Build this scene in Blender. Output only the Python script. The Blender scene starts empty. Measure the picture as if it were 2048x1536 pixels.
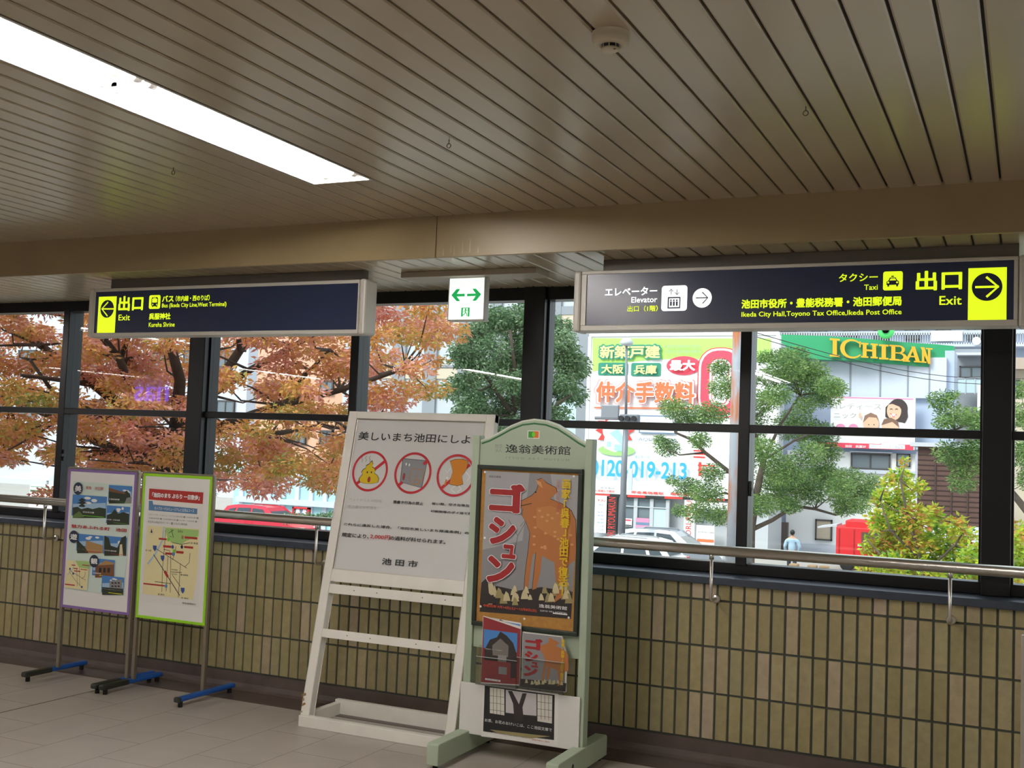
import bpy, bmesh, math, random
import numpy as np
from mathutils import Vector, Matrix, noise

random.seed(7)
SC = bpy.context.scene
COL = SC.collection

# ------------------------------------------------------------------ camera
CAM = Vector((0.0, -5.7488, 1.565))
F_PX = 2231.42
CR = Vector((0.90639552, 0.42074783, 0.03766184))      # camera right
CD = Vector((0.00908477, 0.06971929, -0.99752528))     # camera down
CF = Vector((-0.42233236, 0.9044946, 0.05937086))      # camera forward
cd = bpy.data.cameras.new('camera')
cam = bpy.data.objects.new('camera', cd)
COL.objects.link(cam)
m3 = Matrix((CR, -CD, -CF)).transposed()
cam.matrix_world = Matrix.Translation(CAM) @ m3.to_4x4()
cd.sensor_fit = 'HORIZONTAL'
cd.sensor_width = 36.0
cd.lens = F_PX * 36.0 / 2048.0
cd.clip_start = 0.05
cd.clip_end = 400
SC.camera = cam

# ------------------------------------------------------------------ view, sky, sun
SC.view_settings.view_transform = 'Standard'
SC.view_settings.look = 'None'
SC.view_settings.gamma = 1.0
SC.view_settings.exposure = 0.0
SC.view_settings.use_curve_mapping = False
LAMP_E = 105.0        # fluorescent tube emission
SKY_E = 2.0
w = bpy.data.worlds.new('overcast_sky')
SC.world = w
w.use_nodes = True
nt = w.node_tree
bg = nt.nodes['Background']
bg.inputs[0].default_value = (0.90, 0.95, 1.0, 1)
bg.inputs[1].default_value = SKY_E
sd = bpy.data.lights.new('sun', 'SUN')
sd.energy = 4.0
sd.angle = math.radians(25)
sd.color = (1.0, 0.97, 0.92)
sun = bpy.data.objects.new('sun', sd)
COL.objects.link(sun)
sun.rotation_euler = (math.radians(50), 0, math.radians(-28))   # high, from behind the camera's side of the building
SC.cycles.max_bounces = 8
SC.cycles.transparent_max_bounces = 16
SC.cycles.sample_clamp_indirect = 4.0

# ------------------------------------------------------------------ measuring helpers
def ray(px, py):
    return (CR * ((px - 1024) / F_PX) + CD * ((py - 768) / F_PX) + CF)
def on_y(px, py, y):
    d = ray(px, py); return CAM + d * ((y - CAM.y) / d.y)
def on_z(px, py, z):
    d = ray(px, py); return CAM + d * ((z - CAM.z) / d.z)
def at_depth(px, py, dist):
    return CAM + ray(px, py) * dist

# ------------------------------------------------------------------ materials
def lin(h):
    h = h.lstrip('#')
    v = [int(h[i:i + 2], 16) / 255 for i in (0, 2, 4)]
    return tuple(c / 12.92 if c <= 0.04045 else ((c + 0.055) / 1.055) ** 2.4 for c in v) + (1,)
MATS = {}
def mat(name, hx, rough=0.5, metal=0.0, spec=0.5, emit=0.0, var=0.0, vscale=8.0, bump=0.0, bscale=60.0, stretch=(1, 1, 1), rand=0.0, hue=None, trans=0.0):
    if name in MATS: return MATS[name]
    m = bpy.data.materials.new(name); m.use_nodes = True
    N = m.node_tree.nodes; L = m.node_tree.links
    b = N['Principled BSDF']
    c = lin(hx)
    b.inputs['Base Color'].default_value = c
    b.inputs['Roughness'].default_value = rough
    b.inputs['Metallic'].default_value = metal
    b.inputs['Specular IOR Level'].default_value = spec
    if emit > 0:
        b.inputs['Emission Color'].default_value = c
        b.inputs['Emission Strength'].default_value = emit
    if var > 0 or rand > 0 or bump > 0:
        tc = N.new('ShaderNodeTexCoord'); mp = N.new('ShaderNodeMapping')
        mp.inputs['Scale'].default_value = stretch
        L.new(tc.outputs['Object'], mp.inputs['Vector'])
    last = None
    if var > 0:
        n = N.new('ShaderNodeTexNoise'); n.inputs['Scale'].default_value = vscale; n.inputs['Detail'].default_value = 5
        L.new(mp.outputs[0], n.inputs['Vector'])
        r = N.new('ShaderNodeMapRange')
        r.inputs['From Min'].default_value = 0.3; r.inputs['From Max'].default_value = 0.7
        r.inputs['To Min'].default_value = 1 - var; r.inputs['To Max'].default_value = 1 + var
        L.new(n.outputs[0], r.inputs['Value']); last = r.outputs[0]
    if rand > 0:
        g = N.new('ShaderNodeNewGeometry'); r2 = N.new('ShaderNodeMapRange')
        r2.inputs['To Min'].default_value = 1 - rand; r2.inputs['To Max'].default_value = 1 + rand
        L.new(g.outputs['Random Per Island'], r2.inputs['Value'])
        if last:
            mm = N.new('ShaderNodeMath'); mm.operation = 'MULTIPLY'
            L.new(last, mm.inputs[0]); L.new(r2.outputs[0], mm.inputs[1]); last = mm.outputs[0]
        else: last = r2.outputs[0]
    if last is not None or hue:
        vm = N.new('ShaderNodeVectorMath'); vm.operation = 'SCALE'
        vm.inputs[0].default_value = c[:3]
        if hue:      # colour ramp over islands
            g = N.new('ShaderNodeNewGeometry'); cr = N.new('ShaderNodeValToRGB')
            els = cr.color_ramp.elements
            while len(els) < len(hue): els.new(0.5)
            for i, h in enumerate(hue):
                els[i].position = i / max(1, len(hue) - 1); els[i].color = lin(h)
            L.new(g.outputs['Random Per Island'], cr.inputs[0]); L.new(cr.outputs[0], vm.inputs[0])
        if last is not None: L.new(last, vm.inputs['Scale'])
        else: vm.inputs['Scale'].default_value = 1.0
        L.new(vm.outputs[0], b.inputs['Base Color'])
    if bump > 0:
        n = N.new('ShaderNodeTexNoise'); n.inputs['Scale'].default_value = bscale; n.inputs['Detail'].default_value = 4
        L.new(mp.outputs[0], n.inputs['Vector'])
        bp = N.new('ShaderNodeBump'); bp.inputs['Strength'].default_value = bump; bp.inputs['Distance'].default_value = 0.01
        L.new(n.outputs[0], bp.inputs['Height']); L.new(bp.outputs[0], b.inputs['Normal'])
    MATS[name] = m
    return m

def leaf_mat(name, hues, nscale=0.5, mix=0.6, trl=0.35):
    """leaf colour from a slow noise through the crown plus a random value per leaf, with some light passing through"""
    m = bpy.data.materials.new(name); m.use_nodes = True
    N = m.node_tree.nodes; L = m.node_tree.links
    b = N['Principled BSDF']; out = N['Material Output']
    tc = N.new('ShaderNodeTexCoord'); n = N.new('ShaderNodeTexNoise')
    n.inputs['Scale'].default_value = nscale; n.inputs['Detail'].default_value = 3
    L.new(tc.outputs['Object'], n.inputs['Vector'])
    mr = N.new('ShaderNodeMapRange'); mr.inputs['From Min'].default_value = 0.32; mr.inputs['From Max'].default_value = 0.68
    L.new(n.outputs[0], mr.inputs['Value'])
    g = N.new('ShaderNodeNewGeometry'); mx = N.new('ShaderNodeMix'); mx.data_type = 'FLOAT'
    mx.inputs[0].default_value = 1 - mix
    L.new(mr.outputs[0], mx.inputs[2]); L.new(g.outputs['Random Per Island'], mx.inputs[3])
    cr = N.new('ShaderNodeValToRGB'); els = cr.color_ramp.elements
    while len(els) < len(hues): els.new(0.5)
    for i, h in enumerate(hues):
        els[i].position = 0.1 + 0.8 * i / max(1, len(hues) - 1); els[i].color = lin(h)
    L.new(mx.outputs[0], cr.inputs[0]); L.new(cr.outputs[0], b.inputs['Base Color'])
    b.inputs['Roughness'].default_value = 0.55; b.inputs['Specular IOR Level'].default_value = 0.3
    tr = N.new('ShaderNodeBsdfTranslucent'); L.new(cr.outputs[0], tr.inputs[0])
    ms = N.new('ShaderNodeMixShader'); ms.inputs[0].default_value = trl
    L.new(b.outputs[0], ms.inputs[1]); L.new(tr.outputs[0], ms.inputs[2]); L.new(ms.outputs[0], out.inputs[0])
    MATS[name] = m
    return m

def glass_mat(name, tint='f2f6f6', ior=1.5):
    m = bpy.data.materials.new(name); m.use_nodes = True
    N = m.node_tree.nodes; L = m.node_tree.links
    N.remove(N['Principled BSDF']); out = N['Material Output']
    t = N.new('ShaderNodeBsdfTransparent'); t.inputs[0].default_value = lin(tint)
    gl = N.new('ShaderNodeBsdfGlossy'); gl.inputs['Roughness'].default_value = 0.0
    fr = N.new('ShaderNodeFresnel'); ge = N.new('ShaderNodeNewGeometry'); mr = N.new('ShaderNodeMapRange')
    mr.inputs['To Min'].default_value = ior; mr.inputs['To Max'].default_value = 1 / ior     # the same pane seen from inside the sheet
    L.new(ge.outputs['Backfacing'], mr.inputs['Value']); L.new(mr.outputs[0], fr.inputs[0])
    ms = N.new('ShaderNodeMixShader')
    L.new(fr.outputs[0], ms.inputs[0]); L.new(t.outputs[0], ms.inputs[1]); L.new(gl.outputs[0], ms.inputs[2])
    L.new(ms.outputs[0], out.inputs[0])
    MATS[name] = m
    return m

# ------------------------------------------------------------------ mesh builder
class MB:
    def __init__(s):
        s.v = []; s.f = []; s.mi = []; s.cur = 0; s.smooth = []
    def add(s, vs, fs, smooth=False):
        o = len(s.v); s.v += [tuple(p) for p in vs]
        for f in fs:
            s.f.append([i + o for i in f]); s.mi.append(s.cur); s.smooth.append(smooth)
        return s
    def box(s, x0, x1, y0, y1, z0, z1):
        return s.add([(x0, y0, z0), (x1, y0, z0), (x1, y1, z0), (x0, y1, z0), (x0, y0, z1), (x1, y0, z1), (x1, y1, z1), (x0, y1, z1)],
                     [(0, 3, 2, 1), (4, 5, 6, 7), (0, 1, 5, 4), (1, 2, 6, 5), (2, 3, 7, 6), (3, 0, 4, 7)])
    def bbox(s, x0, x1, y0, y1, z0, z1, b=0.004):
        """box with chamfered edges"""
        bm = bmesh.new()
        bmesh.ops.create_cube(bm, size=1)
        for v in bm.verts:
            v.co = Vector((x0 + (v.co.x + .5) * (x1 - x0), y0 + (v.co.y + .5) * (y1 - y0), z0 + (v.co.z + .5) * (z1 - z0)))
        bmesh.ops.bevel(bm, geom=bm.edges[:], offset=b, segments=2, affect='EDGES', profile=0.5)
        s.from_bm(bm); return s
    def from_bm(s, bm, smooth=False):
        bm.verts.index_update()
        s.add([v.co[:] for v in bm.verts], [[v.index for v in f.verts] for f in bm.faces], smooth); bm.free()
    def beam(s, a, b, w, h, up=(0, 0, 1)):
        """rectangular bar from a to b; w across, h along up"""
        a = Vector(a); b = Vector(b); d = (b - a).normalized(); up = Vector(up)
        sd_ = d.cross(up).normalized() * (w / 2); u2 = sd_.cross(d).normalized() * (h / 2)
        vs = [p + i * sd_ + j * u2 for p in (a, b) for i, j in ((-1, -1), (1, -1), (1, 1), (-1, 1))]
        return s.add(vs, [(0, 1, 2, 3), (7, 6, 5, 4), (0, 4, 5, 1), (1, 5, 6, 2), (2, 6, 7, 3), (3, 7, 4, 0)])
    def tube(s, pts, r, n=8, caps=True, smooth=True):
        pts = [Vector(p) for p in pts]
        rs = r if isinstance(r, (list, tuple)) else [r] * len(pts)
        d0 = (pts[1] - pts[0]).normalized()
        a = Vector((0, 0, 1)) if abs(d0.z) < 0.9 else Vector((1, 0, 0))
        x = d0.cross(a).normalized(); vs = []
        for i, p in enumerate(pts):
            if i == 0: d = pts[1] - pts[0]
            elif i == len(pts) - 1: d = pts[-1] - pts[-2]
            else: d = (pts[i + 1] - pts[i]).normalized() + (pts[i] - pts[i - 1]).normalized()
            d = d.normalized() if d.length > 1e-9 else d0
            x = (x - d * x.dot(d)).normalized(); y = d.cross(x)
            for k in range(n):
                t = 2 * math.pi * k / n
                vs.append(p + (x * math.cos(t) + y * math.sin(t)) * rs[i])
        fs = []
        for i in range(len(pts) - 1):
            for k in range(n):
                k2 = (k + 1) % n
                fs.append((i * n + k, i * n + k2, (i + 1) * n + k2, (i + 1) * n + k))
        s.add(vs, fs, smooth)
        if caps:
            o = len(s.v) - len(vs)
            s.f.append([o + k for k in range(n)][::-1]); s.mi.append(s.cur); s.smooth.append(False)
            s.f.append([o + (len(pts) - 1) * n + k for k in range(n)]); s.mi.append(s.cur); s.smooth.append(False)
        return s
    def lathe(s, c, prof, n=24, axis='z'):
        c = Vector(c); vs = []
        for (r, h) in prof:
            for k in range(n):
                t = 2 * math.pi * k / n
                if axis == 'z': vs.append(c + Vector((r * math.cos(t), r * math.sin(t), h)))
                elif axis == 'y': vs.append(c + Vector((r * math.cos(t), h, r * math.sin(t))))
                else: vs.append(c + Vector((h, r * math.cos(t), r * math.sin(t))))
        fs = [(i * n + k, i * n + (k + 1) % n, (i + 1) * n + (k + 1) % n, (i + 1) * n + k) for i in range(len(prof) - 1) for k in range(n)]
        s.add(vs, fs, True)
        o = len(s.v) - len(vs)
        for i in (0, len(prof) - 1):
            if prof[i][0] > 1e-6:
                s.f.append([o + i * n + k for k in range(n)]); s.mi.append(s.cur); s.smooth.append(False)
        return s
    def prism(s, pts, ext):
        """polygon of 3D points pushed along ext"""
        n = len(pts); e = Vector(ext); P = [Vector(p) for p in pts]
        return s.add(P + [p + e for p in P], [list(range(n))[::-1], [i + n for i in range(n)]] + [(i, (i + 1) % n, (i + 1) % n + n, i + n) for i in range(n)])
    def build(s, name, mats, parent=None, local=False):
        me = bpy.data.meshes.new(name)
        o = Vector((0, 0, 0))
        if parent is not None and not local:
            p = parent
            while p is not None: o = o + p.location; p = p.parent
        V = [(a - o.x, b - o.y, c - o.z) for a, b, c in s.v] if o.length else s.v
        me.from_pydata(V, [], s.f)
        if not isinstance(mats, (list, tuple)): mats = [mats]
        for m in mats: me.materials.append(m)
        me.polygons.foreach_set('material_index', s.mi)
        me.polygons.foreach_set('use_smooth', s.smooth)
        me.update()
        ob = bpy.data.objects.new(name, me); COL.objects.link(ob)
        if parent is not None: ob.parent = parent
        return ob

def bevel(ob, w_=0.004, seg=2):
    m = ob.modifiers.new('bevel', 'BEVEL'); m.width = w_; m.segments = seg; m.limit_method = 'ANGLE'; m.angle_limit = 0.6
    return ob
def thing(name, label, cat, loc, group=None, rotz=0):
    o = bpy.data.objects.new(name, None); COL.objects.link(o)
    o.empty_display_size = 0.1
    o.location = loc; o.rotation_euler = (0, 0, rotz)
    return tag(o, label, cat, group)
def tag(o, label, cat, group=None, kind=None):
    o['label'] = label; o['category'] = cat
    if group: o['group'] = group
    if kind: o['kind'] = kind
    return o
def structure(o, label=None):
    o['kind'] = 'structure'
    if label: o['label'] = label
    return o
def copy_tree(o, parent=None):
    c = o.copy(); COL.objects.link(c)
    if parent is not None: c.parent = parent
    for ch in list(o.children): copy_tree(ch, c)
    return c

# ------------------------------------------------------------------ lettering and printed graphics
TXT = {}
def text_mesh(body, res=3, ext=0.0):
    k = (body, res, ext)
    if k not in TXT:
        cu = bpy.data.curves.new('lettering', 'FONT')
        cu.body = body; cu.size = 1.0; cu.resolution_u = res; cu.fill_mode = 'FRONT' if ext == 0 else 'BOTH'
        cu.extrude = ext
        ob = bpy.data.objects.new('lettering', cu); COL.objects.link(ob)
        dg = bpy.context.evaluated_depsgraph_get()
        me = ob.evaluated_get(dg).to_mesh()
        vs = np.zeros(len(me.vertices) * 3); me.vertices.foreach_get('co', vs); vs = vs.reshape(-1, 3)
        fs = [list(p.vertices) for p in me.polygons]
        ob.evaluated_get(dg).to_mesh_clear()
        bpy.data.objects.remove(ob); bpy.data.curves.remove(cu)
        TXT[k] = (vs, fs)
    return TXT[k]

class Panel:
    """a flat face in the place: origin, unit axes u (to the right) and v (down), n towards the viewer"""
    def __init__(s, o, u, v):
        s.o = Vector(o); s.u = Vector(u).normalized(); s.v = Vector(v).normalized()
        s.n = s.u.cross(s.v).normalized()
        if s.n.dot(CAM - s.o) < 0: s.n = -s.n
    def uv(s, px, py):
        d = ray(px, py); t = (s.o - CAM).dot(s.n) / d.dot(s.n); p = CAM + d * t - s.o
        return p.dot(s.u), p.dot(s.v)
    def pt(s, u, v, h=0.0):
        return s.o + s.u * u + s.v * v + s.n * h

class Ink:
    """printed shapes on a panel, measured on the photograph through a zoom window (ox, oy, scale)"""
    def __init__(s, panel, win=(0, 0, 1), dh=0.00008, h0=0.0003):
        s.p = panel; s.win = win; s.mb = MB(); s.mats = []; s.h = h0; s.dh = dh
    def c(s, q):
        return s.p.uv(s.win[0] + q[0] / s.win[2], s.win[1] + q[1] / s.win[2])
    def use(s, m):
        if m not in s.mats: s.mats.append(m)
        s.mb.cur = s.mats.index(m); s.h += s.dh
    def raw(s, uv, m):
        s.use(m); s.mb.add([s.p.pt(a, b, s.h) for a, b in uv], [list(range(len(uv)))]); return s
    def poly(s, pts, m): return s.raw([s.c(q) for q in pts], m)
    def rect(s, a, b, m, r=0):
        (u0, v0), (u1, v1) = s.c(a), s.c(b)
        if r <= 0: return s.raw([(u0, v0), (u1, v0), (u1, v1), (u0, v1)], m)
        r = r * min(abs(u1 - u0), abs(v1 - v0)); out = []
        for cx, cy, a0 in ((u1 - r, v0 + r, -90), (u1 - r, v1 - r, 0), (u0 + r, v1 - r, 90), (u0 + r, v0 + r, 180)):
            for k in range(6):
                t = math.radians(a0 + k * 18); out.append((cx + r * math.cos(t), cy + r * math.sin(t)))
        return s.raw(out, m)
    def ell(s, c, rx, ry, m, n=28):
        cu, cv = s.c(c); a = abs(s.c((c[0] + rx, c[1]))[0] - cu); b = abs(s.c((c[0], c[1] + ry))[1] - cv)
        return s.raw([(cu + a * math.cos(2 * math.pi * k / n), cv + b * math.sin(2 * math.pi * k / n)) for k in range(n)], m)
    def disc(s, c, r, m, n=32):
        cu, cv = s.c(c); a = abs(s.c((c[0], c[1] + r))[1] - cv)
        return s.raw([(cu + a * math.cos(2 * math.pi * k / n), cv + a * math.sin(2 * math.pi * k / n)) for k in range(n)], m)
    def ring(s, c, r0, r1, m, n=40):
        s.use(m); cu, cv = s.c(c); a = abs(s.c((c[0], c[1] + r0))[1] - cv); b = abs(s.c((c[0], c[1] + r1))[1] - cv)
        vs = [s.p.pt(cu + q * math.cos(2 * math.pi * k / n), cv + q * math.sin(2 * math.pi * k / n), s.h) for q in (a, b) for k in range(n)]
        s.mb.add(vs, [(k, (k + 1) % n, (k + 1) % n + n, k + n) for k in range(n)]); return s
    def line(s, pts, wd, m, cap=False):
        """stroke of real width wd"""
        s.use(m); P = [Vector(s.c(q)) for q in pts]; vs = []
        for i, p in enumerate(P):
            a = P[max(0, i - 1)]; b = P[min(len(P) - 1, i + 1)]; d = (b - a).normalized(); nn = Vector((-d.y, d.x)) * (wd / 2)
            if cap and i == 0: p = p - d * wd / 2
            if cap and i == len(P) - 1: p = p + d * wd / 2
            vs += [s.p.pt(*(p + nn), s.h), s.p.pt(*(p - nn), s.h)]
        s.mb.add(vs, [(2 * i, 2 * i + 1, 2 * i + 3, 2 * i + 2) for i in range(len(P) - 1)]); return s
    def text(s, body, a, b, m, bold=0.0, res=2, shear=0.0):
        """lettering fitted between the top of its first letter and the foot of its last; bold is overprinted with small shifts"""
        vs, fs = text_mesh(body, res)
        if not len(vs): return s
        s.use(m); (u0, v0), (u1, v1) = s.c(a), s.c(b)
        lo = vs.min(0) - bold; hi = vs.max(0) + bold; sx = (u1 - u0) / (hi[0] - lo[0]); sy = (v1 - v0) / (hi[1] - lo[1])
        for dx, dy in s.shifts(bold):
            s.h += max(s.dh * .12, 2.5e-5)
            s.mb.add([s.p.pt(u0 + (x + dx - lo[0]) * sx + shear * (y - lo[1]) * sy, v1 - (y + dy - lo[1]) * sy, s.h) for x, y, z in vs], fs)
        return s
    def shifts(s, bold):
        if bold <= 0: return [(0, 0)]
        n = 4 if bold < .02 else 8 if bold < .05 else 14
        return [(bold * math.cos(2 * math.pi * (i + .5) / n), bold * math.sin(2 * math.pi * (i + .5) / n)) for i in range(n)]
    def vtext(s, body, a, b, m, bold=0.0, res=2):
        """vertical lettering, one character under another"""
        n = len(body); (u0, v0), (u1, v1) = s.c(a), s.c(b); ch = (v1 - v0) / n; s.use(m)
        for i, c in enumerate(body):
            if c == ' ': continue
            vs, fs = text_mesh(c, res)
            if not len(vs): continue
            lo = vs.min(0); hi = vs.max(0); k = min((u1 - u0) / 0.92, ch / 0.95)
            wx = (hi[0] - lo[0]) * k; wy = (hi[1] - lo[1]) * k
            cx = (u0 + u1) / 2; cy = v0 + (i + 0.5) * ch
            for dx, dy in s.shifts(bold):
                s.h += max(s.dh * .12, 2.5e-5)
                s.mb.add([s.p.pt(cx - wx / 2 + (x + dx - lo[0]) * k, cy + wy / 2 - (y + dy - lo[1]) * k, s.h) for x, y, z in vs], fs)
        return s
    def build(s, name, parent):
        return s.mb.build(name, s.mats, parent)

# ================================================================== MATERIALS OF THE ROOM
m_ceil = mat('ceiling_enamel', 'afa086', 0.27, spec=0.5, var=0.06, vscale=1.3)
m_groove = mat('groove_dark', '2c2822', 0.8)
m_beam = mat('beam_enamel', 'a08f6a', 0.38, var=0.07, vscale=2.0, bump=0.06, bscale=220)
m_tile = mat('wall_tile', 'a3946e', 0.55, var=0.10, vscale=22, bump=0.25, bscale=90,
             hue=['958a64', 'a09669', 'a99d71', '9c9165', 'a59a70', '988d64', 'aca37a', '8f8560', 'a0966c', 'b7a78c', 'a89c6e', 'b2a289'])
m_grout = mat('grout', '43473f', 0.9)
m_base = mat('baseboard_stone', '574a44', 0.35, var=0.15, vscale=9)
m_floor = mat('floor_terrazzo', 'b1a8a0', 0.33, var=0.06, vscale=5)
m_joint = mat('floor_joint', '8b8177', 0.6)
m_joint_dark = mat('expansion_joint', '3a3632', 0.7)
m_frame = mat('black_aluminium', '17181a', 0.35, metal=0.3, spec=0.5)
m_sill = mat('sill_metal', '4a525e', 0.32, metal=0.6, var=0.12, vscale=14)
m_glass = glass_mat('window_glass')
m_steel = mat('stainless_steel', 'd6d2c9', 0.3, metal=1.0)
m_silver = mat('sign_aluminium', 'cdcac0', 0.45, metal=0.05)
m_wallp = mat('wall_paint', 'b4b2ac', 0.6)
m_white_enamel = mat('white_enamel', 'e9e7e2', 0.35)
m_tube = mat('lamp_tube', 'fbf5f0', 0.4, emit=LAMP_E)
m_black = mat('black_plastic', '151515', 0.5)
m_rubber = mat('rubber', '0d0d0d', 0.8)

ZC, ZS, YB, YW = 2.73, 2.52, -0.87, 0.17
XW, XE, YS = -24.0, 5.5, -14.0

# ================================================================== CEILING, SOFFIT, BEAM
lamps = [(-2.79, -1.641, -4.26), (-9.55, -1.641, -4.26), (3.98, -1.641, -4.26),
         (-3.4, -8.3, -10.9), (-7.6, -8.3, -10.9), (-11.8, -8.3, -10.9), (0.8, -8.3, -10.9), (-16.0, -8.3, -10.9)]  # the two lamps at positive x are never seen, added for room light
LW = 0.15
PITCH = 0.1092
xj = on_z(2000.5, 361, ZC).x
def strips(mb, z, y0, y1, holes=()):
    k = int((XW - xj) / PITCH)
    x = xj + k * PITCH
    while x < XE:
        a, b = x + 0.0045, x + PITCH - 0.0045
        spans = [(a, b, y0, y1)]
        for hx0, hx1, hy0, hy1 in holes:
            nxt = []
            for (sa, sb, s0, s1) in spans:
                if sb <= hx0 or sa >= hx1 or s1 <= hy0 or s0 >= hy1: nxt.append((sa, sb, s0, s1)); continue
                if s0 < hy0: nxt.append((sa, sb, s0, hy0))
                if s1 > hy1: nxt.append((sa, sb, hy1, s1))
                m0, m1 = max(s0, hy0), min(s1, hy1)
                if sa < hx0: nxt.append((sa, hx0, m0, m1))
                if sb > hx1: nxt.append((hx1, sb, m0, m1))
            spans = nxt
        for sa, sb, s0, s1 in spans:
            e = min(0.006, (sb - sa) / 3)          # a slightly rolled edge on each strip
            vs = []
            for yy in (s0, s1):
                vs += [(sa, yy, z + 0.014), (sa, yy, z + 0.004), (sa + e, yy, z), (sb - e, yy, z), (sb, yy, z + 0.004), (sb, yy, z + 0.014)]
            mb.add(vs, [(i, i + 1, i + 7, i + 6) for i in range(5)])
        x += PITCH
holes = [(x - LW, x + LW, y1, y0) for x, y0, y1 in lamps]
c = MB(); strips(c, ZC, YS, YB - 0.002, holes)
c.cur = 1
# dark backing between the lamp openings
ys = sorted({YS, YB} | {h[2] for h in holes} | {h[3] for h in holes})
for i in range(len(ys) - 1):
    y0, y1 = ys[i], ys[i + 1]; cuts = sorted([(h[0], h[1]) for h in holes if h[2] <= y0 and h[3] >= y1]); x = XW
    for a, b in cuts:
        c.box(x, a, y0, y1, ZC + 0.013, ZC + 0.03); x = b
    c.box(x, XE, y0, y1, ZC + 0.013, ZC + 0.03)
c.box(XW, XE, YS, YB, ZC + 0.14, ZC + 0.3)
structure(c.build('ceiling', [m_ceil, m_groove]), 'ceiling of narrow beige enamelled strips')
c = MB(); strips(c, ZS, YB + 0.004, YW - 0.005)
c.cur = 1; c.box(XW, XE, YB + 0.003, 0.42, ZS + 0.013, ZC + 0.3)
structure(c.build('ceiling', [m_ceil, m_groove]), 'lower strip soffit behind the beam')
seam = [XW, -13.7, -10.05, -6.4, on_y(875, 432, YB).x, 0.93, XE]
bm_ = MB()
for a, b in zip(seam[:-1], seam[1:]):
    bm_.bbox(a + 0.0015, b - 0.0015, YB - 0.004, YB + 0.02, ZS - 0.002, ZC + 0.05, 0.003)
# streaks of old water stain beside the panel joint (own shape, stays put)
beam_ob = structure(bm_.build('beam', m_beam), 'beige fascia beam with a panel joint')
st = MB()
for i in range(6):
    sx = seam[4] + 0.05 + i * 0.035 + random.uniform(-.015, .015); hh = random.uniform(.03, .085); ww = random.uniform(.002, .005); z0 = ZS + 0.006 + random.uniform(0, .03)
    st.add([(sx - ww, YB - 0.0045, z0), (sx + ww, YB - 0.0045, z0), (sx + ww * .5, YB - 0.0045, z0 + hh * .7), (sx, YB - 0.0045, z0 + hh), (sx - ww * .5, YB - 0.0045, z0 + hh * .6)], [(0, 1, 2, 3, 4)])
st.build('stain', mat('pale_streak', 'b5a682', 0.5), beam_ob)

# ================================================================== FLOOR
fl = MB(); fl.box(XW, XE, YS, 0.3, -0.25, 0.0); fl.cur = 1
xs0 = -5.19; tx = 0.361; ty = 0.58
k = -20
while xs0 + k * tx < XE - 0.1:
    x = xs0 + k * tx
    if x > XW + 0.2:
        if k % 24 == 0: fl.cur = 2; fl.box(x - .004, x + .004, YS + .1, -0.24, 0.0, 0.0006); fl.cur = 1
        else: fl.box(x - .0016, x + .0016, YS + .1, -0.24, 0.0, 0.0004)
        y = -0.69 - (0 if k % 2 == 0 else 0.28)
        while y > YS + 0.2:
            fl.box(x, x + tx, y - .0016, y + .0016, 0.0, 0.0004); y -= ty
    k += 1
structure(fl.build('floor', [m_floor, m_joint, m_joint_dark]), 'beige polished floor tiles in running bond')
b = MB()
prof = [(0.0, 0.1135), (-0.012, 0.1135), (-0.014, 0.05), (-0.02, 0.022), (-0.035, 0.009), (-0.06, 0.005), (-0.22, 0.003), (-0.236, 0.0008), (-0.236, -0.01), (0.0, -0.01)]
b.prism([(XW, y, z) for y, z in prof], (XE - XW, 0, 0))
structure(b.build('baseboard_north', m_base), 'dark brown stone baseboard coved into the floor')

# ================================================================== TILED WALL UNDER THE WINDOWS
wl = MB(); wl.cur = 1; wl.box(XW, XE, 0.002, 0.33, -0.2, 0.93); wl.cur = 0
rows = [(0.1165, 0.3535), (0.3535, 0.5905), (0.5905, 0.8285), (0.8285, 0.925)]
x = -1.185 - 0.07 * int((-1.185 - (-12.0)) / 0.07)
while x < 2.5:
    for z0, z1 in rows:
        g = 0.0049; e = 0.0022
        wl.add([(x + g, 0.002, z0 + g), (x + .07 - g, 0.002, z0 + g), (x + .07 - g, 0.002, z1 - g), (x + g, 0.002, z1 - g),
                (x + g + e, -0.004, z0 + g + e), (x + .07 - g - e, -0.004, z0 + g + e), (x + .07 - g - e, -0.004, z1 - g - e), (x + g + e, -0.004, z1 - g - e)],
               [(4, 5, 6, 7), (0, 1, 5, 4), (1, 2, 6, 5), (2, 3, 7, 6), (3, 0, 4, 7)])
    x += 0.07
structure(wl.build('wall_north', [m_tile, m_grout]), 'low wall of olive beige stack-bond tiles below the windows')
s = MB(); s.bbox(XW, XE, -0.03, 0.30, 0.913, 0.953, 0.004)
structure(s.build('trim_1', m_sill), 'dark metal window sill above the tiles')
o_ = MB(); o_.box(XW, XE, 0.30, 0.45, -2.8, 0.95); o_.box(XW, XE, 0.22, 0.45, 2.52, 3.9)
structure(o_.build('wall_north', mat('outer_wall', '8d8a84', 0.8)), 'outer face of the concourse wall')
for nm, bx in (('wall_south', (XW, XE, YS - .2, YS, 0, ZC + .1)), ('wall_west', (XW - .2, XW, YS, 0.33, 0, ZC + .1)), ('wall_east', (XE, XE + .2, YS, 0.33, 0, ZC + .1))):
    q = MB(); q.box(*bx); structure(q.build(nm, m_wallp), 'plain wall of the concourse behind the viewer')

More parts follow.
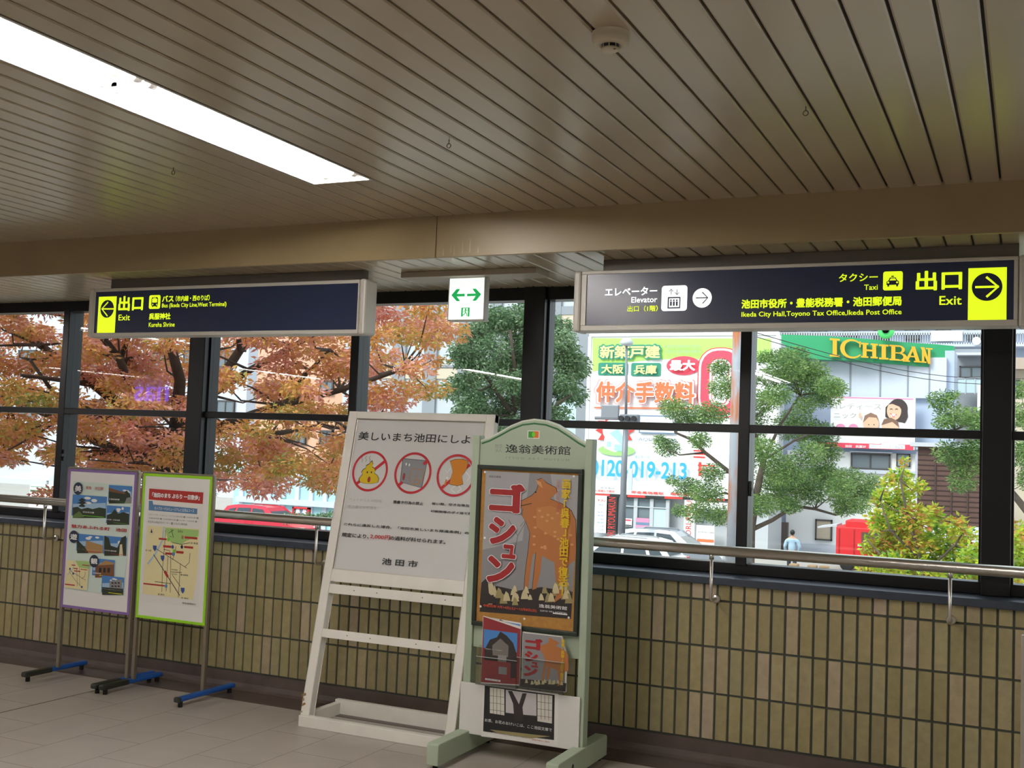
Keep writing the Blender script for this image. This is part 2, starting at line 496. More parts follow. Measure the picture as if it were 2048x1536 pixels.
# ================================================================== WINDOWS
PIL = [-0.151 + 2.4745 * k for k in range(-9, 3)]
for xp in PIL:
    q = MB(); q.bbox(xp - .066, xp + .066, YW - 0.03, 0.30, 0.953, ZS + 0.01, 0.004)
    structure(q.build('pillar', m_frame), 'black window pillar')
for i, (a, b_) in enumerate(zip(PIL[:-1], PIL[1:])):
    x0, x1 = a + .066, b_ - .066; xm = (a + b_) / 2
    q = MB()
    q.bbox(x0, x1, YW, 0.28, 2.447, ZS + 0.01, 0.004)           # head
    q.bbox(x0, x1, YW + .01, 0.28, 0.953, 1.012, 0.004)         # bottom rail
    q.bbox(x0, x1, YW, 0.26, 1.706, 1.749, 0.004)               # transom
    q.bbox(xm - .030, xm + .030, YW - .004, 0.30, 1.0, 2.46, 0.004)   # middle mullion
    for xa in (x0, x1 - .012): q.box(xa, xa + .012, YW + .02, 0.27, 1.0, 2.46)
    wobj = structure(q.build('window_%d' % (i + 1), m_frame), 'black framed window of four panes')
    g = MB()
    for xa, xb in ((x0 + .012, xm - .03), (xm + .03, x1 - .012)):
        for za, zb in ((1.012, 1.706), (1.749, 2.447)):
            g.box(xa, xb, 0.218, 0.223, za, zb)
    g.build('glass_pane', m_glass, wobj)
    l_ = MB(); l_.bbox(xm + .0305, xm + .045, YW + .005, YW + .03, 1.37, 1.45, .003); l_.bbox(xm + .036, xm + .052, YW - .02, YW + .012, 1.40, 1.42, .003)
    l_.build('latch', m_black, wobj)

# ================================================================== HANDRAIL
hr = thing('handrail', 'stainless steel handrail running along the tiled wall below the windows', 'handrail', (-3, -0.12, 1.097))
q = MB(); q.tube([(-11.5, -0.12, 1.097), (3.0, -0.12, 1.097)], 0.0265, 20); q.build('rail', m_steel, hr)
for xb in (-9.6, -8.44, -7.28, -6.12, -5.02, -3.885, -2.67, -1.47, -0.337, 0.82):
    q = MB()
    pts = [(xb, -0.12, 1.075), (xb, -0.12, 0.862)] + [(xb, -0.12 + .022 * (1 - math.cos(t)), 0.862 - .022 * math.sin(t)) for t in (.4, .8, 1.2, 1.57)] + [(xb, -0.01, 0.84)]
    q.tube(pts, 0.0085, 10); q.tube([(xb, -0.12, 1.05), (xb, -0.12, 1.078)], 0.012, 10)
    q.lathe((xb, -0.014, 0.84), [(0.0, -0.006), (0.018, -0.005), (0.023, 0.0), (0.023, 0.010)], 16, 'y')
    q.build('bracket', m_steel, hr)

# ================================================================== CEILING LIGHTS
def ceiling_light(x, y0, y1, label):
    t = thing('ceiling_light', label, 'ceiling light', (x, (y0 + y1) / 2, ZC), 'recessed fluorescent ceiling lights')
    q = MB()
    w2 = LW - .001
    # open reflector trough, 9 cm deep, with a small lip
    q.box(x - w2, x + w2, y1, y0, ZC + .088, ZC + .092)
    q.box(x - w2, x - w2 + .003, y1, y0, ZC, ZC + .09); q.box(x + w2 - .003, x + w2, y1, y0, ZC, ZC + .09)
    q.box(x - w2, x + w2, y0 - .003, y0, ZC, ZC + .09); q.box(x - w2, x + w2, y1, y1 + .003, ZC, ZC + .09)
    for xa, xb, ya, yb in ((x - w2 - .006, x - w2 + .003, y1 - .006, y0 + .006), (x + w2 - .003, x + w2 + .006, y1 - .006, y0 + .006), (x - w2, x + w2, y0 - .003, y0 + .006), (x - w2, x + w2, y1 - .006, y1 + .003)):
        q.box(xa, xb, ya, yb, ZC - .003, ZC)
    q.build('reflector', m_white_enamel, t)
    q = MB(); q.add([(x - .045, y0 - .01, ZC + .087), (x + .045, y0 - .01, ZC + .087), (x + .03, y0 - .01, ZC + .05), (x - .03, y0 - .01, ZC + .05),
                     (x - .045, y1 + .01, ZC + .087), (x + .045, y1 + .01, ZC + .087), (x + .03, y1 + .01, ZC + .05), (x - .03, y1 + .01, ZC + .05)],
                    [(0, 1, 5, 4), (1, 2, 6, 5), (2, 3, 7, 6), (3, 0, 4, 7), (0, 3, 2, 1), (4, 5, 6, 7)])
    q.build('spine', m_white_enamel, t)
    ym = (y0 + y1) / 2
    for sx in (-.075, .075):
        for ya, yb in ((y0 - .045, ym + .05), (ym - .05, y1 + .045)):
            q = MB(); q.tube([(x + sx, ya, ZC + .028), (x + sx, yb, ZC + .028)], .0165, 12); tb = q.build('tube', m_tube, t)
            for yy, d in ((ya, 1), (yb, -1)):
                e = MB()
                e.tube([(x + sx, yy + d * .03, ZC + .028), (x + sx, yy - d * .001, ZC + .028)], .0175, 12)
                e.box(x + sx - .012, x + sx + .012, min(yy + d * .03, yy + d * .012), max(yy + d * .03, yy + d * .012), ZC + .03, ZC + .087)
                e.build('socket', mat('socket_plastic', 'f4f4f2', 0.5), tb)
    return t
names = ['long recessed fluorescent light glowing in the ceiling near the beam', 'fluorescent light mirrored in the window beside the left exit sign',
         'unseen fluorescent light added for room light over the right end of the rail', 'fluorescent light behind the viewer mirrored in the right windows',
         'fluorescent light behind the viewer mirrored in the green tree', 'fluorescent light behind the viewer mirrored in the autumn leaves',
         'unseen fluorescent light added for room light behind the viewer at the far right', 'fluorescent light behind the viewer mirrored at far left']
for (x, y0, y1), nm in zip(lamps, names): ceiling_light(x, y0, y1, nm)

# ================================================================== SMOKE DETECTOR AND CEILING HOOKS
m_ivory = mat('ivory_plastic', 'cdc3a8', 0.45)
sm = thing('smoke_detector', 'round cream smoke detector on the strip ceiling', 'smoke detector', (-1.068, -2.90, ZC))
q = MB(); q.lathe((-1.068, -2.90, ZC), [(0.053, 0.0), (0.053, -0.016), (0.050, -0.030), (0.030, -0.036), (0.028, -0.032), (0.0, -0.032)], 36); q.build('housing', m_ivory, sm)
q = MB(); q.lathe((-1.068, -2.90, ZC), [(0.0235, -0.030), (0.0235, -0.044)], 28)
q.build('dark_slot', m_black, sm)
q = MB()
for k in range(8):
    t = k * math.pi / 4 + .2; q.box(-1.068 + .0245 * math.cos(t) - .0012, -1.068 + .0245 * math.cos(t) + .0012, -2.90 + .0245 * math.sin(t) - .0012, -2.90 + .0245 * math.sin(t) + .0012, ZC - .046, ZC - .031)
q.lathe((-1.068, -2.90, ZC), [(0.0, -0.051), (0.018, -0.051), (0.0255, -0.047), (0.0255, -0.043)], 28); q.build('sensor_cap', m_ivory, sm)
q = MB(); q.box(-1.053, -1.047, -2.917, -2.913, ZC - .0525, ZC - .0505); q.build('indicator', mat('amber', '8a4a20', .4), sm)
for (hx, hy), wh in zip(((-2.011, -2.088), (-0.682, -2.086), (-3.372, -2.067)), ('between the lit lamp and the smoke detector', 'right of the smoke detector', 'left of the lit lamp')):
    q = MB(); q.tube([(hx, hy, ZC + .012), (hx, hy, ZC - .014)], .0018, 8)
    q.tube([(hx + .0085 * math.sin(t), hy, ZC - .0225 + .0085 * math.cos(t)) for t in [2 * math.pi * k / 16 for k in range(17)]], .0016, 6)
    tag(q.build('ceiling_hook', mat('hook_wire', '6d6455', .4, metal=.8)), 'small wire eye hook in the ceiling ' + wh, 'hook', 'ceiling eye hooks')

# ================================================================== HANGING DIRECTION SIGNS
m_navy = mat('sign_navy', '232c46', 0.25, emit=0.06)
m_yel = mat('sign_yellow', 'd8f01e', 0.4, emit=0.95)
m_wht = mat('sign_white_lit', 'f4f8f8', 0.4, emit=0.95)
m_ink_navy = mat('sign_navy_ink', '1c2440', 0.4, emit=0.05)
m_neck = mat('neck_grey', '6d6a62', 0.5, metal=0.3)
YSG = -0.65
SGP = Panel((0, YSG, 0), (1, 0, 0), (0, 0, -1))
def hanging_sign(x0, x1, pa, pb, label):
    t = thing('direction_sign', label, 'sign', ((x0 + x1) / 2, YSG + .06, ZS), 'lit exit direction signs')
    z0, z1 = 2.166, 2.461; y0, y1 = YSG, YSG + .12
    q = MB(); q.bbox(x0 + .14, x1 - .04, y0 + .035, y1 - .035, z1 - .01, ZS, .003); q.build('neck', m_neck, t)
    (ua, va) = SGP.uv(*pa); (ub, vb) = SGP.uv(*pb)
    q = MB()      # front rim around the lit face
    for bx in ((x0 + .042, x1 - .042, -va, z1), (x0 + .042, x1 - .042, z0, -vb)): q.bbox(bx[0], bx[1], y0, y0 + .025, bx[2], bx[3], .003)
    for bx in ((x0 + .042, ua), (ub, x1 - .042)): q.bbox(bx[0], bx[1], y0, y0 + .025, -vb, -va, .002)
    q.bbox(x0 + .04, x1 - .04, y0 + .02, y1, z0, z1, .003)
    q.build('housing', m_silver, t)
    for xa, xb in ((x0, x0 + .0405), (x1 - .0405, x1)):
        q = MB(); q.bbox(xa, xb, y0 - .002, y1 + .002, z0 - .004, z1 + .004, .012); q.build('end_cap', m_silver, t)
    q = MB(); q.box(ua, ub, y0 + .006, y0 + .012, -vb, -va); q.build('face', m_navy, t)
    return t
FACE = Panel((0, YSG + .006, 0), (1, 0, 0), (0, 0, -1))
sl = hanging_sign(-5.286, -3.276, (191, 584), (712, 658.7), 'hanging navy exit sign with a left arrow and bus pictogram')
k = Ink(FACE, (160, 500, 3.2))
k.rect((122, 300), (222, 529), m_yel); k.disc((174, 377), 57, m_ink_navy)
for p in ([(214, 377), (142, 377)], [(178, 336), (140, 377), (174, 420)]): k.line(p, .0085, m_yel, True)
k.build('arrow_panel', sl); k = Ink(FACE, (160, 500, 3.2), h0=k.h)
k.rect((445, 290), (512, 376), m_yel, .15)
# bus pictogram
k.rect((459, 302), (498, 360), m_ink_navy, .25); k.rect((463, 312), (494, 336), m_yel, .12); k.ell((466, 349), 3.4, 5, m_yel); k.ell((491, 349), 3.4, 5, m_yel)
k.rect((462, 358), (468, 366), m_ink_navy); k.rect((489, 358), (495, 366), m_ink_navy); k.rect((470, 305), (487, 309), m_yel)
k.build('bus_pictogram', sl)
k = Ink(FACE, (160, 500, 3.2), h0=k.h)
k.text('出口', (250, 296), (403, 388), m_yel, .035, 4); k.text('Exit', (249, 414), (320, 450), m_yel, .01, 4); k.build('exit_lettering', sl); k = Ink(FACE, (160, 500, 3.2), h0=k.h)
k.text('バス', (528, 292), (600, 332), m_yel, .03); k.text('（市内線・西のりば）', (615, 293), (830, 324), m_yel, .02)
k.text('Bus (Ikeda City Line,West Terminal)', (527, 342), (938, 367), m_yel, .012); k.build('bus_lettering', sl); k = Ink(FACE, (160, 500, 3.2), h0=k.h); k.text('呉服神社', (445, 405), (580, 444), m_yel, .03); k.text('Kureha Shrine', (443, 464), (607, 491), m_yel, .008)
k.build('shrine_lettering', sl)
sr = hanging_sign(-2.064, -0.014, (1174, 549), (2027, 638.8), 'hanging navy exit sign with a right arrow, elevator and taxi pictograms')
W2 = (1120, 480, 2.207)
k = Ink(FACE, W2)
k.rect((1803, 125), (1970, 352), m_yel); k.disc((1885, 207), 62, m_ink_navy)
for p in ([(1838, 208), (1932, 206)], [(1885, 166), (1934, 206), (1886, 248)]): k.line(p, .0095, m_yel, True)
k.build('arrow_panel', sr); k = Ink(FACE, W2, h0=k.h)
k.rect((1427, 140), (1512, 221), m_yel, .12)
# taxi pictogram
k.poly([(1441, 199), (1441, 184), (1449, 180), (1456, 166), (1482, 165), (1489, 178), (1496, 182), (1496, 197)], m_ink_navy)
k.rect((1462, 158), (1474, 163), m_ink_navy); k.rect((1445, 198), (1453, 206), m_ink_navy); k.rect((1484, 197), (1492, 205), m_ink_navy)
k.poly([(1455, 179), (1460, 170), (1479, 169), (1484, 178)], m_yel); k.disc((1449, 188), 4, m_yel); k.disc((1488, 187), 4, m_yel)
k.build('taxi_pictogram', sr); k = Ink(FACE, W2, h0=k.h)
k.rect((450, 203), (560, 312), m_wht, .12)
# elevator pictogram
k.rect((476, 252), (531, 302), m_ink_navy); k.rect((482, 258), (526, 296), m_wht)
for cx in (490, 503, 516): k.disc((cx, 266), 4, m_ink_navy); k.rect((cx - 4, 271), (cx + 4, 291), m_ink_navy, .3)
for cx, up in ((491, 1), (517, -1)):
    k.line([(cx, 217), (cx, 242)], .003, m_ink_navy); yy = 217 if up > 0 else 242
    k.line([(cx - 9, yy + 10 * up), (cx, yy), (cx + 9, yy + 10 * up)], .003, m_ink_navy, True)
k.build('elevator_pictogram', sr); k = Ink(FACE, W2, h0=k.h)
k.disc((628, 256), 43, m_wht)
for p in ([(602, 256), (650, 255)], [(630, 232), (653, 255), (631, 279)]): k.line(p, .005, m_ink_navy, True)
k.build('arrow_disc', sr)
k = Ink(FACE, W2, h0=k.h)
k.text('エレベーター', (200, 212), (430, 243), m_wht, .025); k.text('Elevator', (316, 252), (430, 275), m_wht, .015); k.text('出口（1階）', (299, 291), (432, 315), m_yel, .015); k.build('elevator_lettering', sr); k = Ink(FACE, W2, h0=k.h)
k.text('池田市役所・豊能税務署・池田郵便局', (802, 263), (1508, 290), m_yel, .035); k.text('Ikeda City Hall,Toyono Tax Office,Ikeda Post Office', (802, 318), (1508, 335), m_yel, .012); k.build('office_lettering', sr); k = Ink(FACE, W2, h0=k.h)
k.text('タクシー', (1232, 150), (1403, 181), m_yel, .015); k.text('Taxi', (1343, 198), (1403, 220), m_yel, .01); k.build('taxi_lettering', sr); k = Ink(FACE, W2, h0=k.h)
k.text('出口', (1571, 138), (1775, 220), m_yel, .03, 4); k.text('Exit', (1675, 248), (1773, 286), m_yel, .012, 4)
k.build('exit_lettering', sr)

# ------------------------------------------------------------------ green emergency exit sign on its bar
YE = -0.44
es = thing('emergency_exit_sign', 'small lit white emergency sign with green double arrows between the two navy signs', 'emergency sign', (-2.79, YE + .03, ZS))
m_emw = mat('emergency_white', 'f0faf5', .4, emit=.9); m_emg = mat('emergency_green', '12b05a', .4, emit=.55)
q = MB(); q.bbox(-3.15, -2.335, -.50, -.33, ZS - .032, ZS, .003); q.build('mounting_bar', mat('bar_beige', 'a59c8a', .5), es)
EP = Panel((0, YE, 0), (1, 0, 0), (0, 0, -1))
(ua, va), (ub, vb) = EP.uv(898, 553), EP.uv(967.5, 641)
q = MB(); q.bbox(ua, ub, YE + .003, YE + .055, -vb, ZS - .03, .003); q.bbox(ua, ub, YE, YE + .01, -va - .012, -va, .002); q.bbox(ua, ub, YE, YE + .01, -vb, -vb + .008, .002); q.bbox(ua, ua + .006, YE, YE + .01, -vb, -va, .002); q.bbox(ub - .006, ub, YE, YE + .01, -vb, -va, .002)
q.build('housing', m_silver, es)
q = MB(); q.box(ua + .006, ub - .006, YE + .001, YE + .0035, -vb + .008, -va - .012); q.build('lit_face', m_emw, es)
k = Ink(EP, (760, 420, 3.491), h0=.0002)
k.poly([(498, 595), (535, 552), (560, 552), (537, 586), (592, 584), (592, 603), (537, 604), (560, 636), (535, 637)], m_emg)
k.poly([(707, 589), (670, 549), (645, 550), (668, 583), (608, 585), (608, 603), (668, 600), (645, 634), (670, 634)], m_emg)
k.rect((568, 682), (624, 744), m_emg); k.rect((580, 687), (612, 744), m_emw)
k.ell((598, 693), 6, 6, m_emg); k.line([(598, 697), (596, 716)], .006, m_emg, True); k.line([(596, 716), (607, 724), (606, 738)], .0048, m_emg, True); k.line([(596, 716), (590, 728), (580, 734)], .0048, m_emg, True)
k.line([(598, 700), (608, 704), (612, 698)], .004, m_emg, True); k.line([(598, 700), (588, 706), (585, 714)], .004, m_emg, True)
k.build('pictogram', es)

# ================================================================== TWO NOTICE BOARDS ON BLUE FEET
m_board = mat('board_white', 'f0eeea', .45); m_paper = mat('paper', 'eceae4', .6); m_pole = mat('pole_grey', '8c8373', .35, metal=.6)
m_blue = mat('foot_blue', '1d56a5', .45); m_dark_tape = mat('dark_tape', '25281f', .5)
m_purple = mat('purple_trim', '8a6cae', .5); m_lime = mat('lime_trim', '9fe01e', .45)
c_ = lambda n, h: mat('print_' + n, h, .6)
p_mint, p_navy, p_red, p_sky, p_sky2, p_wht, p_dkg, p_grn, p_tan, p_brown, p_black, p_lgrn, p_lyel, p_cream, p_grey, p_blue, p_lblue, p_map, p_mapg = [c_(*a) for a in (
    ('mint', 'd9ebe2'), ('navy', '1f2a44'), ('red', 'b5302a'), ('sky', '4a86c8'), ('sky_pale', 'a9cbe6'), ('white', 'f4f4f2'), ('dark_green', '28331f'), ('green', '5e7a3c'), ('tan', 'b08a58'),
    ('brown', '7a5233'), ('black', '1b1b1c'), ('bright_green', '6fdc2a'), ('bright_yellow', 'e6e626'), ('cream', 'e9dfb8'), ('grey', '8d8d8b'), ('blue', '34569c'), ('bar_blue', '5c86b0'), ('map_yellow', 'efe4b0'), ('map_grn', 'a8cf7c'))]
YB1 = -0.345
BP = Panel((0, YB1, 0), (1, 0, 0), (0, 0, -1))
W4 = (0, 900, 4.0)
def notice_board(tl, br, feet_x, trim, label, dark_front):
    (u0, v0), (u1, v1) = BP.uv(*tl), BP.uv(*br); z0, z1 = -v1, -v0
    t = thing('notice_board', label, 'notice board', ((u0 + u1) / 2, YB1, 0), 'notice boards on blue feet')
    q = MB(); q.bbox(u0 + .004, u1 - .004, YB1 + .001, YB1 + .022, z0 + .004, z1 - .004, .002); q.build('panel', m_board, t)
    q = MB(); wd = .017
    for bx in ((u0, u1, z1 - wd, z1), (u0, u1, z0, z0 + wd), (u0, u0 + wd, z0 + wd, z1 - wd), (u1 - wd, u1, z0 + wd, z1 - wd)): q.bbox(bx[0], bx[1], YB1 - .002, YB1 + .024, bx[2], bx[3], .002)
    q.build('frame', trim, t)
    q = MB(); q.bbox(u0 - .002, u1 + .002, YB1 - .001, YB1 + .026, z1, z1 + .012, .003)
    for xa in (u0 - .010, u1 - .002): q.bbox(xa, xa + .012, YB1, YB1 + .026, z1 - .03, z1 + .010, .003)
    q.build('top_rail', m_pole, t)
    for i, (fx, dk) in enumerate(zip(feet_x, dark_front)):
        px = u0 - .002 if i == 0 else u1 + .002
        q = MB(); q.bbox(px - .012, px + .012, YB1 + .002, YB1 + .026, .055, z1, .003); q.build('pole', m_pole, t)
        q = MB(); q.bbox(fx - .021, fx + .021, -.585, -.075, .032, .060, .010); ft = q.build('foot', m_blue, t)
        q = MB()
        if dk: q.bbox(fx - .0225, fx + .0225, -.587, -.37, .030, .0615, .008)
        else: q.bbox(fx - .022, fx + .022, -.588, -.562, .030, .061, .008)
        q.build('foot_cover', m_dark_tape, ft)
        for yy in (-.55, -.11):
            q = MB(); q.tube([(fx, yy, 0.0), (fx, yy, .034)], .014, 12); q.build('rubber_pad', m_rubber, ft)
    return t
nb1 = notice_board((138, 937), (257.5, 1231), (-5.712, -5.128), m_purple, 'purple-edged notice board with tourist photos of Ikeda, on dark taped blue feet', (1, 1))
nb2 = notice_board((287.5, 946), (409, 1252), (-5.064, -4.482), m_lime, 'lime-edged notice board with a yellow walking map', (1, 0))

def photo(k, a, b, kind, cap=p_lgrn, seed=0):
    """a small printed landscape: sky, cloud, ground and the building it shows"""
    r = random.Random(seed); x0, y0 = a; x1, y1 = b; w_ = x1 - x0; h = y1 - y0
    X = lambda f: x0 + f * w_
    Y = lambda f: y0 + f * h
    k.rect(a, b, p_sky)
    k.poly([(X(0), Y(.62)), (X(0), Y(.4)), (X(1), Y(.36)), (X(1), Y(.66))], p_sky2)
    for i in range(3): k.ell((X(r.uniform(.4, .9)), Y(r.uniform(.15, .4))), w_ * r.uniform(.05, .11), h * r.uniform(.04, .08), p_wht)
    if kind == 'tower':
        k.poly([(X(0), Y(1)), (X(0), Y(.55)), (X(.15), Y(.52)), (X(.25), Y(.62)), (X(.45), Y(.56)), (X(.6), Y(.62)), (X(.8), Y(.55)), (X(1), Y(.6)), (X(1), Y(1))], p_dkg)
        for f, ww in ((.18, .13), (.30, .17), (.42, .12)): k.poly([(X(.28 - ww), Y(f + .08)), (X(.28), Y(f - .03)), (X(.28 + ww), Y(f + .08))], p_black); k.rect((X(.20), Y(f + .06)), (X(.36), Y(f + .12)), p_dkg)
        k.poly([(X(.0), Y(.9)), (X(.2), Y(.7)), (X(.35), Y(.95)), (X(.0), Y(1))], p_grn)
    elif kind == 'hill':
        k.poly([(X(0), Y(1)), (X(0), Y(.2)), (X(.6), Y(.45)), (X(.8), Y(.3)), (X(.95), Y(.5)), (X(1), Y(1))], p_dkg); k.poly([(X(0), Y(.15)), (X(.75), Y(.42)), (X(.7), Y(.5)), (X(0), Y(.35))], p_brown)
        k.poly([(X(.7), Y(1)), (X(.8), Y(.7)), (X(1), Y(.65)), (X(1), Y(1))], p_grey)
    elif kind == 'garden':
        k.poly([(X(0), Y(1)), (X(0), Y(.5)), (X(.2), Y(.42)), (X(.35), Y(.2)), (X(.5), Y(.42)), (X(.75), Y(.35)), (X(1), Y(.45)), (X(1), Y(1))], p_dkg)
    elif kind == 'museum':
        k.poly([(X(.3), Y(1)), (X(.35), Y(.35)), (X(.6), Y(.45)), (X(1), Y(.6)), (X(1), Y(1))], p_tan); k.poly([(X(0), Y(1)), (X(0), Y(.3)), (X(.3), Y(.7)), (X(.45), Y(1))], p_dkg)
    elif kind == 'zoo':
        k.poly([(X(0), Y(1)), (X(0), Y(.0)), (X(.2), Y(.1)), (X(.3), Y(.5)), (X(.6), Y(.6)), (X(.8), Y(.1)), (X(1), Y(0)), (X(1), Y(1))], p_dkg); k.poly([(X(.68), Y(1)), (X(.72), Y(.45)), (X(.82), Y(.42)), (X(.86), Y(1))], p_cream)
    elif kind == 'hall':
        k.poly([(X(.1), Y(1)), (X(.12), Y(.35)), (X(1), Y(.25)), (X(1), Y(1))], p_brown); k.poly([(X(.2), Y(.38)), (X(.6), Y(.12)), (X(1), Y(.25)), (X(1), Y(.33))], p_tan)
        for f in (.3, .5, .7): k.rect((X(f), Y(.5)), (X(f + .1), Y(.75)), p_black)
    else:
        k.poly([(X(.35), Y(.75)), (X(.35), Y(.3)), (X(.95), Y(.2)), (X(.95), Y(.75))], p_grey); k.poly([(X(0), Y(1)), (X(0), Y(.6)), (X(1), Y(.7)), (X(1), Y(1))], p_dkg)
        for f in (.45, .6, .75): k.rect((X(f), Y(.35)), (X(f + .09), Y(.43)), p_black); k.rect((X(f), Y(.52)), (X(f + .09), Y(.6)), p_black)
    k.rect((X(.3), Y(.90)), (X(.95), Y(.95)), cap)
# --- poster with photographs
k = Ink(BP, W4, h0=.0006)
k.poly([(590, 248), (1062, 283), (990, 1165), (518, 1110)], p_mint)
photo(k, (583, 355), (848, 545), 'tower', seed=1); photo(k, (873, 279), (1052, 428), 'hill', seed=2); photo(k, (858, 442), (1035, 598), 'garden', seed=3)
photo(k, (620, 668), (826, 825), 'museum', p_red, 4); photo(k, (838, 685), (1012, 846), 'zoo', p_red, 5); photo(k, (748, 864), (916, 1020), 'hall', p_lyel, 6); photo(k, (822, 1002), (990, 1158), 'school', p_lyel, 7)
# little copy of the map
k.poly([(543, 880), (722, 890), (700, 1120), (522, 1100)], p_map); k.poly([(610, 885), (722, 892), (716, 950), (640, 940)], p_mapg)
k.line([(600, 888), (590, 950), (545, 1000)], .004, p_sky2)
for a in ([(560, 970), (600, 1030), (660, 1100)], [(620, 940), (625, 1090)], [(640, 940), (645, 1085)], [(560, 960), (690, 1040)], [(690, 975), (685, 1010), (660, 1030)]): k.line(a, .0022, p_black)
for a in ((580, 915, 610, 926), (665, 915, 720, 928), (595, 942, 630, 953), (650, 950, 705, 962), (600, 962, 650, 975), (527, 1068, 605, 1086)): k.rect(a[:2], a[2:], p_red)
for a in ((567, 950), (593, 988), (662, 1095)): k.ell(a, 7, 9, p_blue)
for (cx, cy) in ((632, 308), (597, 693), (760, 888)): k.disc((cx, cy), 50, p_navy)
pz = k.build('poster', nb1)
k = Ink(BP, W4, h0=k.h)
k.text('美', (608, 282), (657, 336), p_wht, .03); k.text('遊', (571, 668), (624, 720), p_wht, .03); k.text('観', (735, 862), (787, 915), p_wht, .03)
k.text('阪急　池田駅', (697, 288), (836, 322), p_red, .01); k.text('魅力あふれる町　池田', (580, 592), (1020, 658), p_red, .03)
for tx_, a, b in (('②水月公園', (672, 488), (760, 508)), ('①逸翁美術館', (882, 385), (965, 404)), ('③小林一三記念館', (858, 548), (968, 568)), ('④カップヌードルミュージアム', (622, 788), (806, 808)), ('⑤五月山動物園', (845, 795), (940, 815)), ('⑥池田文庫', (754, 975), (818, 994)), ('⑦五月山児童文化センター', (822, 1105), (980, 1126))): k.text(tx_, a, b, p_wht, .01)
k.build('lettering', pz)
# --- poster with the walking map
k = Ink(BP, W4, h0=.0006)
k.poly([(1195, 296), (1636, 330), (1588, 1262), (1112, 1205)], p_paper if False else m_paper)
k.poly([(1195, 308), (1628, 340), (1622, 432), (1190, 396)], p_red)
k.poly([(1192, 405), (1222, 407), (1226, 436), (1580, 470), (1577, 514), (1190, 482)], p_lblue)
k.poly([(1182, 603), (1592, 634), (1580, 980), (1545, 1200), (1140, 1150)], p_map)
k.poly([(1322, 620), (1592, 640), (1588, 690), (1500, 722), (1450, 755), (1370, 742), (1335, 690)], p_mapg)
k.line([(1312, 620), (1302, 720), (1245, 830), (1185, 908)], .011, p_sky2, True)
for a in ([(1325, 640), (1318, 760), (1300, 960), (1296, 1135)], [(1345, 850), (1330, 1130)], [(1368, 850), (1362, 1140)], [(1250, 790), (1395, 880), (1495, 945)], [(1522, 825), (1515, 900), (1480, 935)], [(1445, 910), (1428, 1180)],
          [(1240, 1052), (1370, 1070)], [(1370, 975), (1455, 980)], [(1380, 740), (1450, 755), (1522, 742)], [(1310, 795), (1360, 805), (1365, 855)], [(1410, 770), (1400, 830), (1380, 880)], [(1352, 665), (1390, 640), (1372, 635), (1390, 700), (1360, 690)], [(1380, 1000), (1445, 1090)]):
    k.line(a, .0032, p_black)
k.line([(1230, 835), (1330, 990), (1440, 1165)], .006, p_grey); k.line([(1232, 838), (1330, 990), (1438, 1160)], .0035, p_black)
for a in ((1273, 702, 1335, 722), (1480, 690, 1580, 716), (1308, 760, 1372, 784), (1475, 767, 1547, 790), (1325, 818, 1382, 840), (1412, 806, 1470, 830), (1150, 1062, 1320, 1092)): k.rect(a[:2], a[2:], p_red)
k.poly([(1312, 975), (1328, 962), (1352, 1008), (1338, 1022)], p_red)
for cx, cy in ((1241, 785), (1303, 865), (1464, 1123)): k.poly([(cx - 16, cy - 22), (cx + 16, cy - 20), (cx + 13, cy + 8), (cx, cy + 26), (cx - 13, cy + 6)], p_blue)
for cx, cy, mm in ((1350, 715, p_lgrn), (1463, 698, p_tan), (1384, 775, p_blue), (1458, 775, p_navy), (1395, 808, p_lgrn), (1388, 832, p_sky), (1332, 1088, p_sky)): k.ell((cx, cy), 10, 15, mm)
k.disc((1216, 655), 28, p_cream); k.poly([(1216, 628), (1224, 662), (1208, 662)], p_black)
pz = k.build('poster', nb2)
k = Ink(BP, W4, h0=k.h)
k.text('「池田のまち ぶらり 一日散歩」', (1222, 338), (1600, 403), p_wht, .05); k.text('カップヌードルミュージアムと五月山コース', (1240, 452), (1556, 500), p_wht, .01)
for tx_, a, b in (('①カップヌードルミュージアム大阪池田 ➡ ②池田文庫 ➡', (1195, 508), (1592, 552)), ('③逸翁美術館 ➡ ④池田城跡公園 ➡ ⑤小林一三記念館 ➡', (1192, 537), (1580, 580)), ('⑥五月山児童文化センター ➡ ⑦五月山動物園', (1188, 563), (1500, 606))): k.text(tx_, a, b, p_grey, .01)
for tx_, a, b in (('至 川西', (1168, 795), (1215, 812)), ('至 箕面', (1530, 736), (1588, 756)), ('至 伊丹', (1268, 1145), (1320, 1166)), ('至 梅田', (1455, 1175), (1510, 1194)), ('五月山', (1428, 640), (1468, 662)), ('阪急池田駅', (1378, 950), (1425, 966)), ('池田市役所', (1376, 985), (1424, 1000)), ('■ 池田郵便局', (1453, 990), (1510, 1010)), ('（阪急池田駅発行）', (1462, 1215), (1572, 1242))): k.text(tx_, a, b, p_black, .01)
k.build('lettering', pz)

